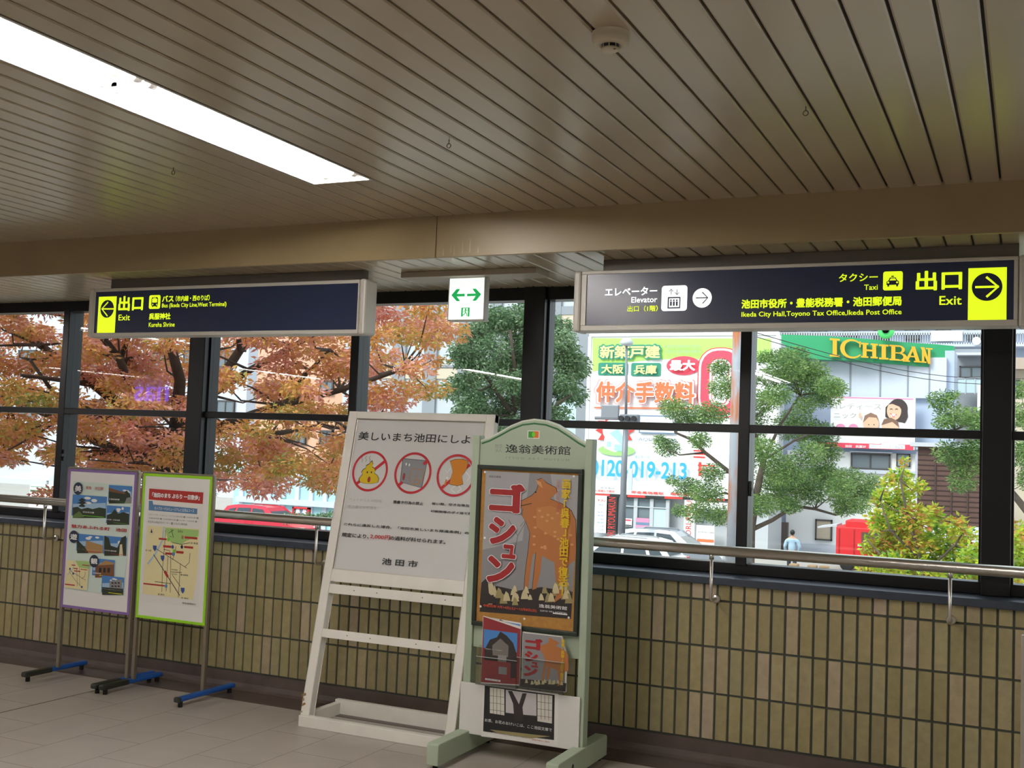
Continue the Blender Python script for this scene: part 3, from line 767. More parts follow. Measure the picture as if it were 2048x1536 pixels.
# ================================================================== LARGE WHITE LEANING SIGN STAND
m_wpaint = mat('white_paint_worn', 'efece3', .5, var=.05, vscale=6); m_wpanel = mat('sign_panel_white', 'd9d9d7', .3); m_chip = mat('chipped_wood', '8a6a3a', .7)
wA = Vector((-3.657, -.531, 0)); wB = Vector((-3.657, -.170, 1.757)); SL = (wB - wA).normalized()
WP = Panel(wB, (1, 0, 0), -SL); NRM = WP.n
ws = thing('sign_stand', 'large white wooden leaning stand about keeping Ikeda beautiful, with three prohibition icons', 'sign stand', (-3.2, -.35, 0))
LEN = (wB - wA).length; WX = .957; LW_ = .052
def bar(mb, u0, u1, v0, v1, front=0.0, deep=.05, b=.003):
    """board of the leaning frame between u and v, its face on the leaning plane"""
    bm = bmesh.new(); bmesh.ops.create_cube(bm, size=1)
    for v in bm.verts:
        v.co = WP.pt(u0 + (v.co.x + .5) * (u1 - u0), v0 + (v.co.y + .5) * (v1 - v0), front - deep + (v.co.z + .5) * deep)
    bmesh.ops.bevel(bm, geom=bm.edges[:], offset=b, segments=2, affect='EDGES', profile=.5)
    bmesh.ops.recalc_face_normals(bm, faces=bm.faces[:])
    mb.from_bm(bm)
vv = lambda x, y: WP.uv(x, y)[1]
vp1 = vv(655, 1160); vp0 = vv(655, 1138); b2a, b2b = vv(648, 1167), vv(645, 1183); b3a, b3b = vv(640, 1257), vv(637, 1272)
for u0 in (0, WX - LW_):
    q = MB(); bar(q, u0, u0 + LW_, 0, LEN - .055); q.build('stile', m_wpaint, ws)
for va, vb in ((0, .035), (vp0, vp1), (b2a, b2b), (b3a, b3b)):
    q = MB(); bar(q, LW_ if va > .1 else 0, WX - LW_ if va > .1 else WX, va, vb, .0005 if va < .1 else 0, .045 if va < .1 else .03); o_ = q.build('rail', m_wpaint, ws)
    if va > vp0 + .01:
        q = MB()
        for uu in (.22, .37, .66, .80): q.tube([WP.pt(uu, (va + vb) / 2, .0005), WP.pt(uu, (va + vb) / 2, .0012)], .003, 8)
        q.build('screw', m_black, o_)
# sign panel between the stiles, thin bright metal edge
q = MB(); bar(q, .048, WX - .048, .036, vp0, -.010, .012, .001); pn = q.build('sign_panel', m_wpanel, ws)
q = MB()
for a in ((LW_, LW_ + .008, .035, vp0), (WX - LW_ - .008, WX - LW_, .035, vp0), (LW_, WX - LW_, .035, .043), (LW_, WX - LW_, vp0 - .008, vp0)): bar(q, *a, -.004, .012, .001)
q.build('metal_edge', m_steel, pn)
for nm, bx in (('front_rail', (-3.657, -2.70, -.541, -.50, 0, .062)), ('rear_rail', (-3.657, -2.70, -.185, -.150, 0, .085)), ('side_rail', (-3.657, -3.617, -.50, -.185, 0, .07)), ('side_rail', (-2.74, -2.70, -.50, -.185, 0, .07))):
    q = MB(); q.bbox(*bx, .004); q.build(nm, m_wpaint, ws)
k = Ink(WP, (580, 800, 2.087), h0=.0006)
for q_ in ([(48, 1228), (66, 1222), (68, 1232), (50, 1240)], [(50, 1243), (58, 1241), (60, 1254), (49, 1258)], [(50, 1268), (63, 1262), (66, 1270), (48, 1280)], [(44, 1300), (52, 1296), (50, 1306)]): k.poly(q_, m_chip)
k.build('paint_chip', ws)
WPI = Panel(WP.pt(0, 0, -.010), (1, 0, 0), -SL); Wd = (580, 800, 2.087)
i_red, i_blk, i_yel, i_gry, i_org, i_fade, i_wht = [c_(*a) for a in (('sign_red', 'c02a33'), ('sign_black', '222222'), ('sign_yellow', 'd9bb16'), ('sign_grey', '8d9094'), ('sign_orange', 'd0821c'), ('faded_ink', 'b0aca4'), ('icon_white', 'f2f2f0'))]
k = Ink(WPI, Wd, h0=.0005)
def curl(k, cx, cy, s=1):
    out = [(-42, 30), (-46, 18), (-36, 4), (-30, -2), (-34, -12), (-26, -24), (-16, -28), (-14, -40), (-2, -46), (6, -56), (12, -60), (16, -46), (12, -34), (22, -28), (26, -16), (20, -8), (34, 2), (40, 16), (36, 32), (10, 38), (-20, 37)]
    k.poly([(cx + x * s, cy + y * s) for x, y in out], i_blk); k.poly([(cx + x * s * .94, cy + 1 + y * s * .95) for x, y in out], i_yel)
    k.ell((cx - 9, cy - 10), 2.5, 4.5, i_blk); k.ell((cx + 8, cy - 10), 2.5, 4.5, i_blk); k.ell((cx - 2, cy + 20), 6, 12, i_blk); k.ell((cx - 2, cy + 20), 4.5, 10, i_red)
k.line([(275, 352), (396, 256)], .018, i_red); curl(k, 332, 312)
for dx in (-20, -4, 12): k.line([(320 + dx, 258 - dx * .1), (324 + dx, 250), (319 + dx, 242), (325 + dx, 234)], .0022, i_blk)
k.ring((334, 297), 86, 76, i_red)
k.poly([(471, 243), (575, 253), (551, 368), (459, 342)], i_blk); k.poly([(473, 245), (573, 255), (549, 366), (461, 341)], i_gry)
k.line([(505, 300), (498, 330), (510, 350), (535, 352), (552, 330), (556, 300)], .004, i_org); k.line([(512, 292), (520, 284), (528, 293)], .004, i_org); k.line([(535, 295), (545, 287), (556, 296)], .004, i_org); k.line([(530, 300), (526, 322), (536, 324)], .003, i_org); k.line([(518, 338), (530, 330), (542, 340)], .004, i_org)
k.ell((476, 320), 4.5, 15, i_blk); k.ell((476, 320), 3.2, 13, i_red); k.ell((486, 268), 2.5, 6, i_wht); k.ell((499, 271), 2.5, 6, i_wht)
k.line([(455, 355), (470, 343)], .018, i_red); k.line([(558, 268), (574, 256)], .018, i_red); k.ring((513, 305), 88, 78, i_red)
k.line([(633, 368), (752, 270)], .018, i_red)
can = [(668, 255), (690, 247), (722, 246), (746, 255), (738, 290), (718, 318), (724, 352), (700, 360), (672, 354), (664, 350), (680, 300), (676, 280)]
k.poly(can, i_blk); k.poly([(705 + (x - 705) * .96, 303 + (y - 303) * .97) for x, y in can], i_org)
k.line([(672, 285), (655, 305), (650, 292)], .004, i_wht); k.line([(735, 300), (752, 322), (740, 338)], .004, i_wht); k.line([(690, 358), (672, 375), (690, 388)], .005, i_wht); k.line([(705, 358), (716, 372), (700, 384)], .005, i_wht)
k.line([(648, 352), (655, 332)], .010, i_org, True); k.ell((657, 327), 5, 6, i_wht); k.ring((693, 315), 90, 80, i_red)
pic = k.build('icon_print', pn)
k = Ink(WPI, Wd, h0=k.h)
k.text('美しいまち池田にしよう', (290, 132), (800, 186), i_blk, .014, 3)
k.text('ペットのふんは回収', (248, 409), (382, 428), i_fade, .0); k.text('等の適切な処理を', (243, 438), (362, 458), i_fade, .0); k.text('落書き行為の禁止', (433, 419), (556, 440), i_blk, .022); k.text('吸い殻、空き缶等及び', (595, 427), (768, 449), i_blk, .022); k.text('印刷物等のポイ捨て禁止', (590, 459), (778, 482), i_blk, .022)
k.text('これらに違反した場合、「池田市美しいまち推進条例」の', (228, 512), (748, 562), i_blk, .024); k.text('規定により、', (220, 553), (330, 580), i_blk, .024); k.text('2,000円', (338, 560), (418, 586), i_red, .02); k.text('の過料が科せられます。', (420, 567), (650, 603), i_blk, .024); k.text('池 田 市', (388, 659), (533, 700), i_blk, .02)
k.build('lettering', pn)

# ================================================================== GREEN MUSEUM STAND
m_sage = mat('sage_green_paint', 'aebda6', .5, var=.04, vscale=5); m_dkfr = mat('dark_green_frame', '1f2a20', .4); m_cork = mat('cork_board', 'b0813f', .8, var=.12, vscale=60)
GY = -0.53
gs = thing('poster_stand', 'pale green wooden poster stand of the Itsuo art museum with an arched header', 'poster stand', (-2.34, GY, 0))
GP = Panel((0, GY, 0), (1, 0, 0), (0, 0, -1)); W5 = (840, 820, 2.145)
pL0, pL1, pR0, pR1 = [GP.uv(x, 880)[0] for x in (947, 961.5, 1173, 1187.5)]; zP = -GP.uv(947, 871)[1]
for xa, xb in ((pL0, pL1), (pR0, pR1)):
    q = MB(); q.bbox(xa, xb, GY - .012, GY + .050, .10, zP, .003); q.build('post', m_sage, gs)
fy0 = on_z(862, 1487, .127).y; fy1 = on_z(1213, 1468, .127).y
for xc in ((pL0 + pL1) / 2, (pR0 + pR1) / 2):
    q = MB(); bm = bmesh.new()
    q.prism([(xc - .032, y, z) for y, z in ((fy0, .022), (fy0, .122), (fy0 + .015, .127), (fy1 - .012, .127), (fy1, .115), (fy1, .022))], (.064, 0, 0)); fo = q.build('foot', m_sage, gs); bevel(fo, .004)
    for yy in (fy0 + .035, fy1 - .04):
        q = MB(); q.tube([(xc, yy, 0), (xc, yy, .024)], .013, 12); q.build('rubber_pad', m_rubber, fo)
    q = MB(); q.tube([(xc + (.032 if xc > -2.2 else -.0335), GY - .17, .075), (xc + (.0335 if xc > -2.2 else -.032), GY - .17, .075)], .012, 12); q.build('bolt_hole', m_black, fo)
# header with arched top
arch = [GP.uv(840 + x / 2.145, 820 + y / 2.145) for x, y in ((262, 135), (300, 122), (345, 98), (390, 72), (440, 52), (490, 44), (540, 50), (590, 68), (640, 100), (680, 130), (712, 148))]
uL, uR = pL1, pR0; zb = 1.18
top = [(max(uL, min(uR, u)), -v) for u, v in arch]; top[0] = (uL, top[0][1]); top[-1] = (uR, top[-1][1])
q = MB(); q.prism([(u, GY, z) for u, z in [(uL, zb)] + top + [(uR, zb)]], (0, .03, 0)); hd = q.build('header_board', m_sage, gs)
q = MB(); q.prism([(u, GY - .001, z) for u, z in top] + [(u, GY - .001, z + .008) for u, z in top[::-1]], (0, .033, 0)); q.build('arch_trim', mat('pale_trim', 'd9e2d2', .5), hd)
k = Ink(GP, W5)
d_green = c_('deep_grn', '2f6a3e')
k.line([(x + (3 if i == 0 else -3 if i == 10 else 0), y + 12) for i, (x, y) in enumerate(((262, 132), (300, 120), (345, 97), (390, 72), (440, 52), (490, 46), (540, 52), (590, 70), (640, 102), (680, 130), (712, 146)))], .009, d_green)
k.rect((462, 88), (512, 123), p_wht); k.rect((465, 91), (487, 120), c_('logo_green', '3f9a3a')); k.rect((487, 91), (509, 120), c_('logo_orange', 'dd7a2b')); k.ell((487, 105), 7, 10, p_lgrn)
k.build('emblem', hd)
k = Ink(GP, W5, h0=k.h)
k.text('逸翁美術館', (368, 146), (645, 194), i_blk, .01, 3); k.text('財団', (323, 146), (351, 163), p_grey); k.text('法人', (323, 164), (351, 181), p_grey); k.text('I T S U O   A R T   M U S E U M', (370, 200), (640, 220), p_grey)
k.build('lettering', hd)
q = MB(); q.bbox(pL1, pR0, GY + .004, GY + .028, -GP.uv(1100, 1312)[1], 1.20, .003); q.build('back_board', m_sage, gs)
# framed cork board with the exhibition poster
(a0, b0), (a1, b1) = GP.uv(840 + 254 / 2.145, 820 + 234 / 2.145), GP.uv(840 + 673 / 2.145, 820 + 970 / 2.145)
(a1, _) = GP.uv(840 + 704 / 2.145, 820 + 258 / 2.145)
z1f, z0f = -b0, -b1; fw = .022
q = MB()
for bx in ((a0, a1, z1f - fw, z1f), (a0, a1, z0f, z0f + fw), (a0, a0 + fw, z0f + fw, z1f - fw), (a1 - fw, a1, z0f + fw, z1f - fw)): q.bbox(bx[0], bx[1], GY - .022, GY, bx[2], bx[3], .003)
fr_ = q.build('poster_frame', m_dkfr, gs)
q = MB(); q.box(a0 + fw, a1 - fw, GY - .008, GY - .001, z0f + fw, z1f - fw); q.build('cork_board', m_cork, fr_)
PP = Panel((0, GY - .0085, 0), (1, 0, 0), (0, 0, -1))
k = Ink(PP, W5, h0=.0003)
po_grey, po_dk, po_deer, po_deer2, po_red, po_yel, po_crm, po_fig = [c_(*a) for a in (('poster_grey', '8f8f92'), ('poster_dark', '2c2725'), ('deer_brown', 'b57340'), ('deer_pale', 'd09a68'), ('title_red', '9c2426'), ('title_yellow', 'e0bd18'), ('poster_cream', 'cfc39a'), ('poster_figure', '9a8f62'))]
k.poly([(283, 260), (686, 282), (648, 896), (256, 865)], po_grey)
for q_ in ([(283, 260), (470, 270), (440, 560), (268, 600)], [(560, 275), (686, 282), (668, 560), (600, 540)]): k.poly(q_, c_('poster_pale', 'a9a9ab'))
k.poly([(262, 770), (330, 755), (420, 775), (520, 760), (655, 780), (648, 896), (256, 865)], po_dk)
for q_ in ([(400, 640), (420, 540), (470, 450), (430, 500)], [(420, 540), (380, 470)], [(640, 560), (610, 480), (640, 420)]): k.line(q_, .003, c_('twig', '6c6a68'))
deer = [(420, 407), (432, 390), (478, 366), (498, 346), (506, 322), (500, 300), (522, 291), (545, 312), (585, 332), (590, 352), (560, 380), (612, 402), (650, 430), (670, 472), (672, 640), (640, 662), (622, 700), (614, 800), (576, 826), (590, 780), (582, 700), (578, 652), (545, 636), (522, 622), (515, 690), (497, 765), (480, 770), (487, 700), (496, 610), (482, 620), (470, 700), (458, 792), (443, 796), (450, 700), (464, 590), (470, 525), (454, 480), (436, 450), (440, 424)]
k.poly(deer, po_dk); k.poly([(x + (2 if x < 540 else -2), y + 1.5) for x, y in deer], po_deer)
k.poly([(500, 420), (560, 410), (630, 440), (650, 500), (640, 560), (560, 540), (500, 500)], c_('deer_flank', 'c08048'))
rr = random.Random(5)
for i in range(26): k.ell((rr.uniform(490, 655), rr.uniform(420, 600)), 7, 5, po_deer2, 10)
k.ell((497, 352), 4, 4, po_dk); k.poly([(505, 318), (498, 298), (520, 310), (528, 336)], po_deer2); k.line([(480, 400), (440, 410), (424, 408)], .003, po_dk)
for i in range(34):
    cx = rr.uniform(290, 640); cy = rr.uniform(760, 825) + (0 if cx < 450 else -8); s_ = rr.uniform(8, 17)
    k.poly([(cx - s_, cy + s_ * 1.3), (cx - s_ * .7, cy - s_ * .2), (cx - s_ * .2, cy - s_ * 1.4), (cx + s_ * .5, cy - s_ * .8), (cx + s_ * .8, cy + s_ * .2), (cx + s_ * 1.1, cy + s_ * 1.3)], po_crm if i % 3 else po_fig)
k.poly([(258, 830), (266, 740), (290, 718), (312, 730), (320, 760), (305, 800), (330, 830)], po_dk); k.poly([(294, 738), (312, 740), (322, 770), (308, 795), (298, 785)], po_crm)
k.rect((572, 868), (634, 880), p_wht)
for c0 in ((281, 266), (662, 284), (280, 548), (262, 842), (640, 890), (450, 895)): k.ell(c0, 5, 5, p_wht, 10)
po = k.build('exhibition_poster', fr_)
k = Ink(PP, W5, h0=k.h)
for ch, a, b in (('ゴ', (302, 312), (450, 446)), ('シ', (300, 455), (412, 582)), ('ュ', (355, 574), (413, 640)), ('ン', (292, 622), (406, 748))):
    k.text(ch, (a[0] - 3, a[1] - 3), (b[0] + 3, b[1] + 3), p_wht, .075); k.text(ch, a, b, po_red, .055)
k.vtext('画家「呉春」池田で復活！', (604, 296), (642, 800), po_yel, .03); k.vtext('リボーン', (630, 680), (646, 755), po_yel); k.vtext('没後二百年記念展', (588, 300), (604, 440), c_('small_red', 'b8604a'))
k.text('令和元年 9月14日(土)～12月8日(日)', (275, 830), (505, 868), c_('date_red', 'd0482c'), .03); k.text('逸翁美術館', (515, 830), (635, 858), p_wht, .01); k.text('ITSUO ART MUSEUM', (520, 862), (632, 867), p_wht)
k.text('池田文庫展', (300, 280), (352, 292), p_black)
k.build('lettering', po)
# low white card with a photograph
(a0, b0), (a1, b1) = GP.uv(924, 1361), GP.uv(1161, 1500); (a1, _) = GP.uv(1163.5, 1396)
q = MB(); q.bbox(a0 + .005, a1, GY - .024, GY - .014, -b1, -GP.uv(924, 1361)[1], .002); cd_ = q.build('card', mat('card_white', 'e6e4df', .5), gs)
CP = Panel((0, GY - .024, 0), (1, 0, 0), (0, 0, -1)); k = Ink(CP, W5)
k.poly([(272, 1174), (594, 1216), (590, 1442), (262, 1400)], m_paper); k.poly([(278, 1182), (578, 1222), (575, 1416), (271, 1378)], p_black)
k.poly([(300, 1190), (362, 1198), (362, 1310), (300, 1300)], c_('shoji', 'dcd8cc')); k.poly([(368, 1200), (500, 1218), (500, 1312), (368, 1300)], c_('blossom_pale', 'c9c4c4')); k.poly([(504, 1218), (568, 1226), (566, 1345), (504, 1335)], c_('shoji', 'dcd8cc'))
for x in (315, 330, 346, 520, 536, 552): k.line([(x, 1192 + (x - 300) * .13), (x, 1305 + (x - 300) * .1)], .002, p_black)
for y in (1225, 1255, 1285): k.line([(300, y), (362, y + 8)], .0016, p_black); k.line([(504, y + 26), (566, y + 34)], .0016, p_black)
k.poly([(405, 1330), (400, 1260), (378, 1204), (396, 1206), (425, 1262), (440, 1215), (458, 1215), (440, 1275), (446, 1335)], po_dk); k.line([(366, 1300), (502, 1318)], .006, po_dk); k.poly([(300, 1370), (560, 1400), (480, 1408), (330, 1385)], po_fig)
cp = k.build('photo_print', cd_)
k = Ink(CP, W5, h0=k.h); k.text('お茶、お花のおけいこは、ここ池田文庫で', (279, 1322), (566, 1380), p_wht); k.text('池田文庫　大阪府池田市　午前十時から午後五時まで', (278, 1380), (480, 1408), p_black); k.text('開館時間のご案内', (482, 1410), (555, 1428), p_red); k.build('lettering', cd_)

# ------------------------------------------------------------------ leaflets in clear holders on the stand
m_acr = glass_mat('clear_acrylic', 'f4f6f6', 1.45)
m_acr_edge = mat('acrylic_edge', 'b9b7b2', .15)
def leaflet_holder(px0, px1, label):
    (u0, v0), (u1, v1) = GP.uv(*px0), GP.uv(*px1)
    t = thing('leaflet_holder', label, 'leaflet holder', ((u0 + u1) / 2, GY - .03, -v1), 'clear leaflet holders')
    q = MB(); q.box(u0, u1, GY - .058, GY - .056, -v1, -v0); q.box(u0, u1, GY - .026, GY - .024, -v1, -v0 + .05); q.box(u0, u0 + .002, GY - .056, GY - .026, -v1, -v0); q.box(u1 - .002, u1, GY - .056, GY - .026, -v1, -v0); q.box(u0, u1, GY - .056, GY - .026, -v1 - .002, -v1)
    q.build('clear_box', m_acr, t)
    q = MB(); q.box(u0, u1, GY - .0585, GY - .0555, -v0 - .003, -v0); q.box(u0 + .01, u1 - .01, GY - .026, GY - .0, -v1 + .0, -v1 + .012); q.build('rim', m_acr_edge, t)
    return t
leaflet_holder((962, 1308), (1041, 1375), 'left clear leaflet holder below the cork board, holding red brochures'); leaflet_holder((1043, 1310), (1135, 1385), 'right clear leaflet holder below the cork board, holding deer flyers')
def leaflet(pts, label, name, group, y, draw, stack=.012):
    P_ = Panel((0, y, 0), (1, 0, 0), (0, 0, -1)); uv = [P_.uv(840 + x / 2.145, 820 + y_ / 2.145) for x, y_ in pts]
    q = MB(); q.prism([(u, y, -v) for u, v in uv], (0, stack, 0)); t = tag(q.build(name, m_paper), label, 'leaflet', group)
    k = Ink(P_, W5, dh=.00005); draw(k); k.build('cover_print', t); return t
b_red = c_('brochure_red', '8a2c30')
def br_cover(k):
    k.poly([(272, 886), (432, 940), (424, 1178), (262, 1168)], b_red); k.poly([(274, 940), (418, 958), (416, 1040), (272, 1020)], p_sky)
    k.poly([(276, 1030), (300, 985), (330, 975), (345, 950), (372, 968), (400, 1000), (414, 1045), (416, 1085), (276, 1072)], po_dk); k.poly([(310, 1010), (345, 980), (380, 1012), (378, 1060), (312, 1052)], c_('shrine_grey', '77726c'))
    k.poly([(335, 1050), (372, 1054), (370, 1082), (334, 1078)], p_grey); k.rect((338, 1100), (372, 1136), p_grey); k.poly([(390, 1040), (412, 1040), (412, 1150), (388, 1150)], po_dk); k.rect((280, 1150), (345, 1166), p_wht)
    k.text('池田文庫', (284, 1152), (340, 1164), p_black)
    k.text('落語みゅーじあむ', (280, 1022), (352, 1034), p_wht)
leaflet([(270, 884), (432, 930), (424, 1182), (262, 1172)], 'red covered brochure with a temple roof photo in the left holder', 'brochure', 'leaflets in the holders', GY - .050, br_cover)
def br_back(k): k.poly([(277, 892), (430, 920), (428, 950), (277, 930)], p_sky); k.poly([(300, 925), (345, 898), (400, 930), (400, 945), (300, 935)], po_dk)
leaflet([(274, 886), (434, 914), (428, 1150), (268, 1140)], 'second red brochure standing behind the front one in the left holder', 'brochure', 'leaflets in the holders', GY - .036, br_back, .006)
def fl_cover(k):
    k.poly([(442, 956), (606, 974), (626, 1050), (622, 1206), (438, 1180)], po_grey)
    dz = lambda x, y: (442 + (x - 283) * .50, 955 + (y - 260) * .385 + (x - 283) * .04)
    k.poly([dz(*q_) for q_ in ((262, 775), (420, 780), (655, 785), (648, 880), (256, 865))], po_dk); k.poly([dz(*q_) for q_ in deer], po_deer)
    for i in range(14):
        cx, cy = rr.uniform(455, 612), rr.uniform(1150, 1172); k.poly([(cx - 7, cy + 9), (cx - 3, cy - 7), (cx + 3, cy - 6), (cx + 7, cy + 9)], po_crm)
    for ch, a, b in (('ゴ', (302, 312), (450, 446)), ('シ', (300, 455), (412, 582)), ('ュ', (355, 574), (413, 640)), ('ン', (292, 622), (406, 748))): k.text(ch, dz(*a), dz(*b), po_red, .07)
    k.vtext('画家「呉春」池田で復活！', dz(604, 296), dz(642, 800), po_yel, .03)
leaflet([(440, 952), (608, 972), (630, 1055), (624, 1210), (436, 1184)], 'grey flyer with a brown deer in the right holder', 'flyer', 'leaflets in the holders', GY - .050, fl_cover)

# ------------------------------------------------------------------ edge of a silver board at the far right
sb = thing('display_board', 'silver framed board just entering the frame at the right edge', 'display board', (.2, -.60, 0))
q = MB(); q.bbox(-.030, -.006, -.615, -.585, .30, .882, .003); q.bbox(.47, .494, -.615, -.585, .30, .882, .003); q.bbox(-.006, .47, -.612, -.588, .858, .882, .003); q.bbox(-.006, .47, -.612, -.588, .30, .324, .003); q.build('frame', m_steel, sb)
q = MB(); q.box(-.006, .47, -.605, -.595, .324, .858); q.build('panel', m_board, sb)
for xx in (-.018, .482):
    q = MB(); q.bbox(xx - .011, xx + .011, -.611, -.589, .03, .31, .002); q.bbox(xx - .02, xx + .02, -.80, -.40, 0, .03, .006); q.build('leg', m_steel, sb)

# ------------------------------------------------------------------ lit shop name on the wall behind the viewer
p0, p1 = on_y(270, 770, 14.39), on_y(335, 803, 14.39)
NP = Panel((p1.x, YS + .03, p0.z), (-1, 0, 0), (0, 0, -1)); m_nas = mat('shop_sign_lit', '5a48f0', .4, emit=8)
shop = thing('shop_sign', 'lit violet shop lettering mirrored in the window in front of the autumn tree', 'shop sign', (p0.x, YS + .02, p1.z))
vs, fs = text_mesh('nas', 4, .02); lo = vs.min(0); hi = vs.max(0); q = MB(); sx = (p1.x - p0.x) / (hi[0] - lo[0]); sz = (p0.z - p1.z) / (hi[1] - lo[1])
q.add([(p1.x - (x - lo[0]) * sx, YS + .03 + (z + .02) * sx, p1.z + (y - lo[1]) * sz) for x, y, z in vs], fs); q.build('lettering', m_nas, shop)
q = MB(); q.box(p0.x - .05, p1.x + .05, YS, YS + .025, p1.z - .05, p0.z + .05); q.build('backing', m_wallp, shop)

# ================================================================== OUTDOORS: GROUND
ZG = -2.8
m_asph = mat('asphalt', '77787a', .85, var=.08, vscale=1.5); m_walk = mat('pavement', 'a9a59d', .8, var=.06, vscale=2)
q = MB(); q.box(-140, 80, 30.5, 40.2, ZG - .3, ZG - .02); structure(q.build('road', m_asph), 'asphalt road outside the station')
q = MB(); q.box(-140, 80, .5, 30.5, ZG - .3, ZG); structure(q.build('pavement', m_walk), 'paved plaza in front of the road')
q = MB(); q.box(-140, 80, 40.2, 140, ZG - .3, ZG); structure(q.build('pavement', m_walk), 'far pavement')

def flat(x0, x1, y0, y1, y, deep=.2):
    """corners on the plane y for photo columns x0..x1 and rows y0..y1 (measured on the plane's left edge and right edge)"""
    a = on_y(x0, y0, y); b = on_y(x1, y1, y)
    return a.x, b.x, b.z, a.z
def slab(mb, x0, x1, y0, y1, y, deep=.2, bottom=None):
    xa, xb, zb, za = flat(x0, x1, y0, y1, y)
    if bottom is not None: zb = bottom
    mb.box(xa, xb, y, y + deep, zb, za); return xa, xb, zb, za
def YP(y): return Panel((0, y, 0), (1, 0, 0), (0, 0, -1))

o = lambda n, h, **kw: mat('out_' + n, h, kw.pop('rough', .6), **kw)
o_white, o_pale, o_grey, o_lgrey, o_brown, o_timber, o_timber2, o_glass, o_sky, o_cyan, o_peach, o_red, o_green, o_black, o_dk, o_metal, o_beige = [o(*a) for a in (
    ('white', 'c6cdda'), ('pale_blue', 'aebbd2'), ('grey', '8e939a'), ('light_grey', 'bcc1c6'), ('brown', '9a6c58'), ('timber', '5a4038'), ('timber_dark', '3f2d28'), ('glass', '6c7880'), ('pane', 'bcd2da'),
    ('cyan', 'a6d4da'), ('peach', 'd9a88c'), ('red', 'd32027'), ('green', '2a9c66'), ('black', '1a1a1c'), ('dark', '4c4a4a'), ('metal', '9a9ea3'), ('beige', 'c9bca6'))]
g_ = lambda n, h: mat('ad_' + n, h, .5)
a_white, a_lime, a_teal, a_cream, a_pink, a_orange, a_red, a_blue, a_slate, a_lblue, a_lgreen, a_rose, a_skin, a_hair, a_yel, a_green2, a_black, a_grey = [g_(*a) for a in (
    ('white', 'f2f3f2'), ('lime', 'b4ea6e'), ('teal', '2f8f74'), ('cream', 'f0eb94'), ('pink_red', 'e8485f'), ('orange', 'f07446'), ('red', 'e23b36'), ('blue', '37aaf0'), ('slate', '6c86a4'), ('pale_blue', 'a3d6f2'), ('leaf', '9fe07c'), ('rose', 'e58fb4'),
    ('skin', 'e3b598'), ('hair', '3a2f2e'), ('yellow', 'f0b420'), ('neon_green', '5be07a'), ('black', '222224'), ('grey', '9a9d98'))]

# ================================================================== PAWN SHOP WITH THE GREAT BILLBOARD
YBB = 45.0
sh = thing('shop_building', 'low shop building with a red and white fascia under the property billboard', 'building', tuple(on_y(1330, 1000, YBB)[:2]) + (ZG,))
q = MB(); slab(q, 1186, 1545, 680, 690, YBB + .5, 3, ZG); q.build('wall', o_lgrey, sh)
BB = YP(YBB); Wz = (1180, 860, 5.39)
q = MB(); slab(q, 1180, 1500, 972, 1003, YBB - .2, .6); fa = q.build('fascia', a_white, sh)
FP = YP(YBB - .2)
k = Ink(FP, Wz, dh=.004, h0=.01)
k.poly([(60, 682), (1690, 752), (1690, 778), (60, 708)], a_black)
for x0_, x1_ in ((60, 215), (405, 595), (805, 1000), (1250, 1455)): k.poly([(x0_, 683 + x0_ * .04), (x1_, 683 + x1_ * .04), (x1_, 707 + x1_ * .04), (x0_, 707 + x0_ * .04)], a_red)
k.build('band', fa)
k = Ink(FP, Wz, dh=.004, h0=.05)
k.text('即金高価買取', (450, 652), (798, 700), a_red, .03); k.text('無料査定', (870, 668), (1130, 716), a_red, .03); k.text('お客様も大歓迎', (62, 640), (270, 675), a_red, .02); k.text('ブランド　時計　金　プラチナ', (452, 627), (860, 655), a_black); k.text('に直接電話', (85, 612), (268, 638), a_black)
k.build('lettering', fa)
q = MB()
for x0_, x1_, y0_, y1_ in ((1233, 1236, 992, 1100), (1268, 1272, 996, 1100), (1300, 1304, 998, 1100), (1332, 1336, 1000, 1100)): slab(q, x0_, x1_, y0_, y1_, YBB - .05, .15, ZG)
slab(q, 1233, 1336, 1012, 1016, YBB - .06, .15); q.build('shopfront_frame', o_lgrey, sh)
q = MB(); slab(q, 1234, 1336, 995, 1100, YBB + .05, .1, ZG); q.build('shopfront_glass', o_glass, sh)
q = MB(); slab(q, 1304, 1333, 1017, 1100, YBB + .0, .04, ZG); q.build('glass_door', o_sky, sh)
k = Ink(YP(YBB), Wz, dh=.004, h0=.05)
k.rect((375, 950), (455, 1040), a_white); k.rect((378, 962), (446, 982), a_pink); k.rect((500, 945), (640, 1075), a_rose); k.rect((500, 990), (640, 1030), a_slate); k.rect((378, 1018), (452, 1034), a_black)
k.build('window_poster', sh)
# white side sign with red and black vertical lettering
q = MB(); slab(q, 1180, 1214, 990, 1078, YBB - .3, .2, ZG + .6); sg = q.build('menu_board', a_white, sh)
q = MB(); slab(q, 1214, 1232, 992, 1080, YBB - .3, .2, ZG + .6); sv = q.build('side_sign', a_black, sh)
k = Ink(YP(YBB - .3), Wz, dh=.004, h0=.01)
k.text('下さい', (78, 745), (176, 776), a_red, .02)
for i, tx_ in enumerate(('・時計', 'プラチナ', '宝石', '金券', '記念硬貨', '銀貨', '万年筆', '古銭', 'カメラ', '・ゲーム')): k.text(tx_, (78, 795 + i * 38), (150, 818 + i * 38), a_slate)
k.build('lettering', sg)
k = Ink(YP(YBB - .3), Wz, dh=.004, h0=.01); k.use(a_red)
vs, fs = text_mesh('ORI RYOUMAKUN', 2); lo = vs.min(0); hi = vs.max(0); (u0, v0), (u1, v1) = k.c((200, 722)), k.c((266, 1172))
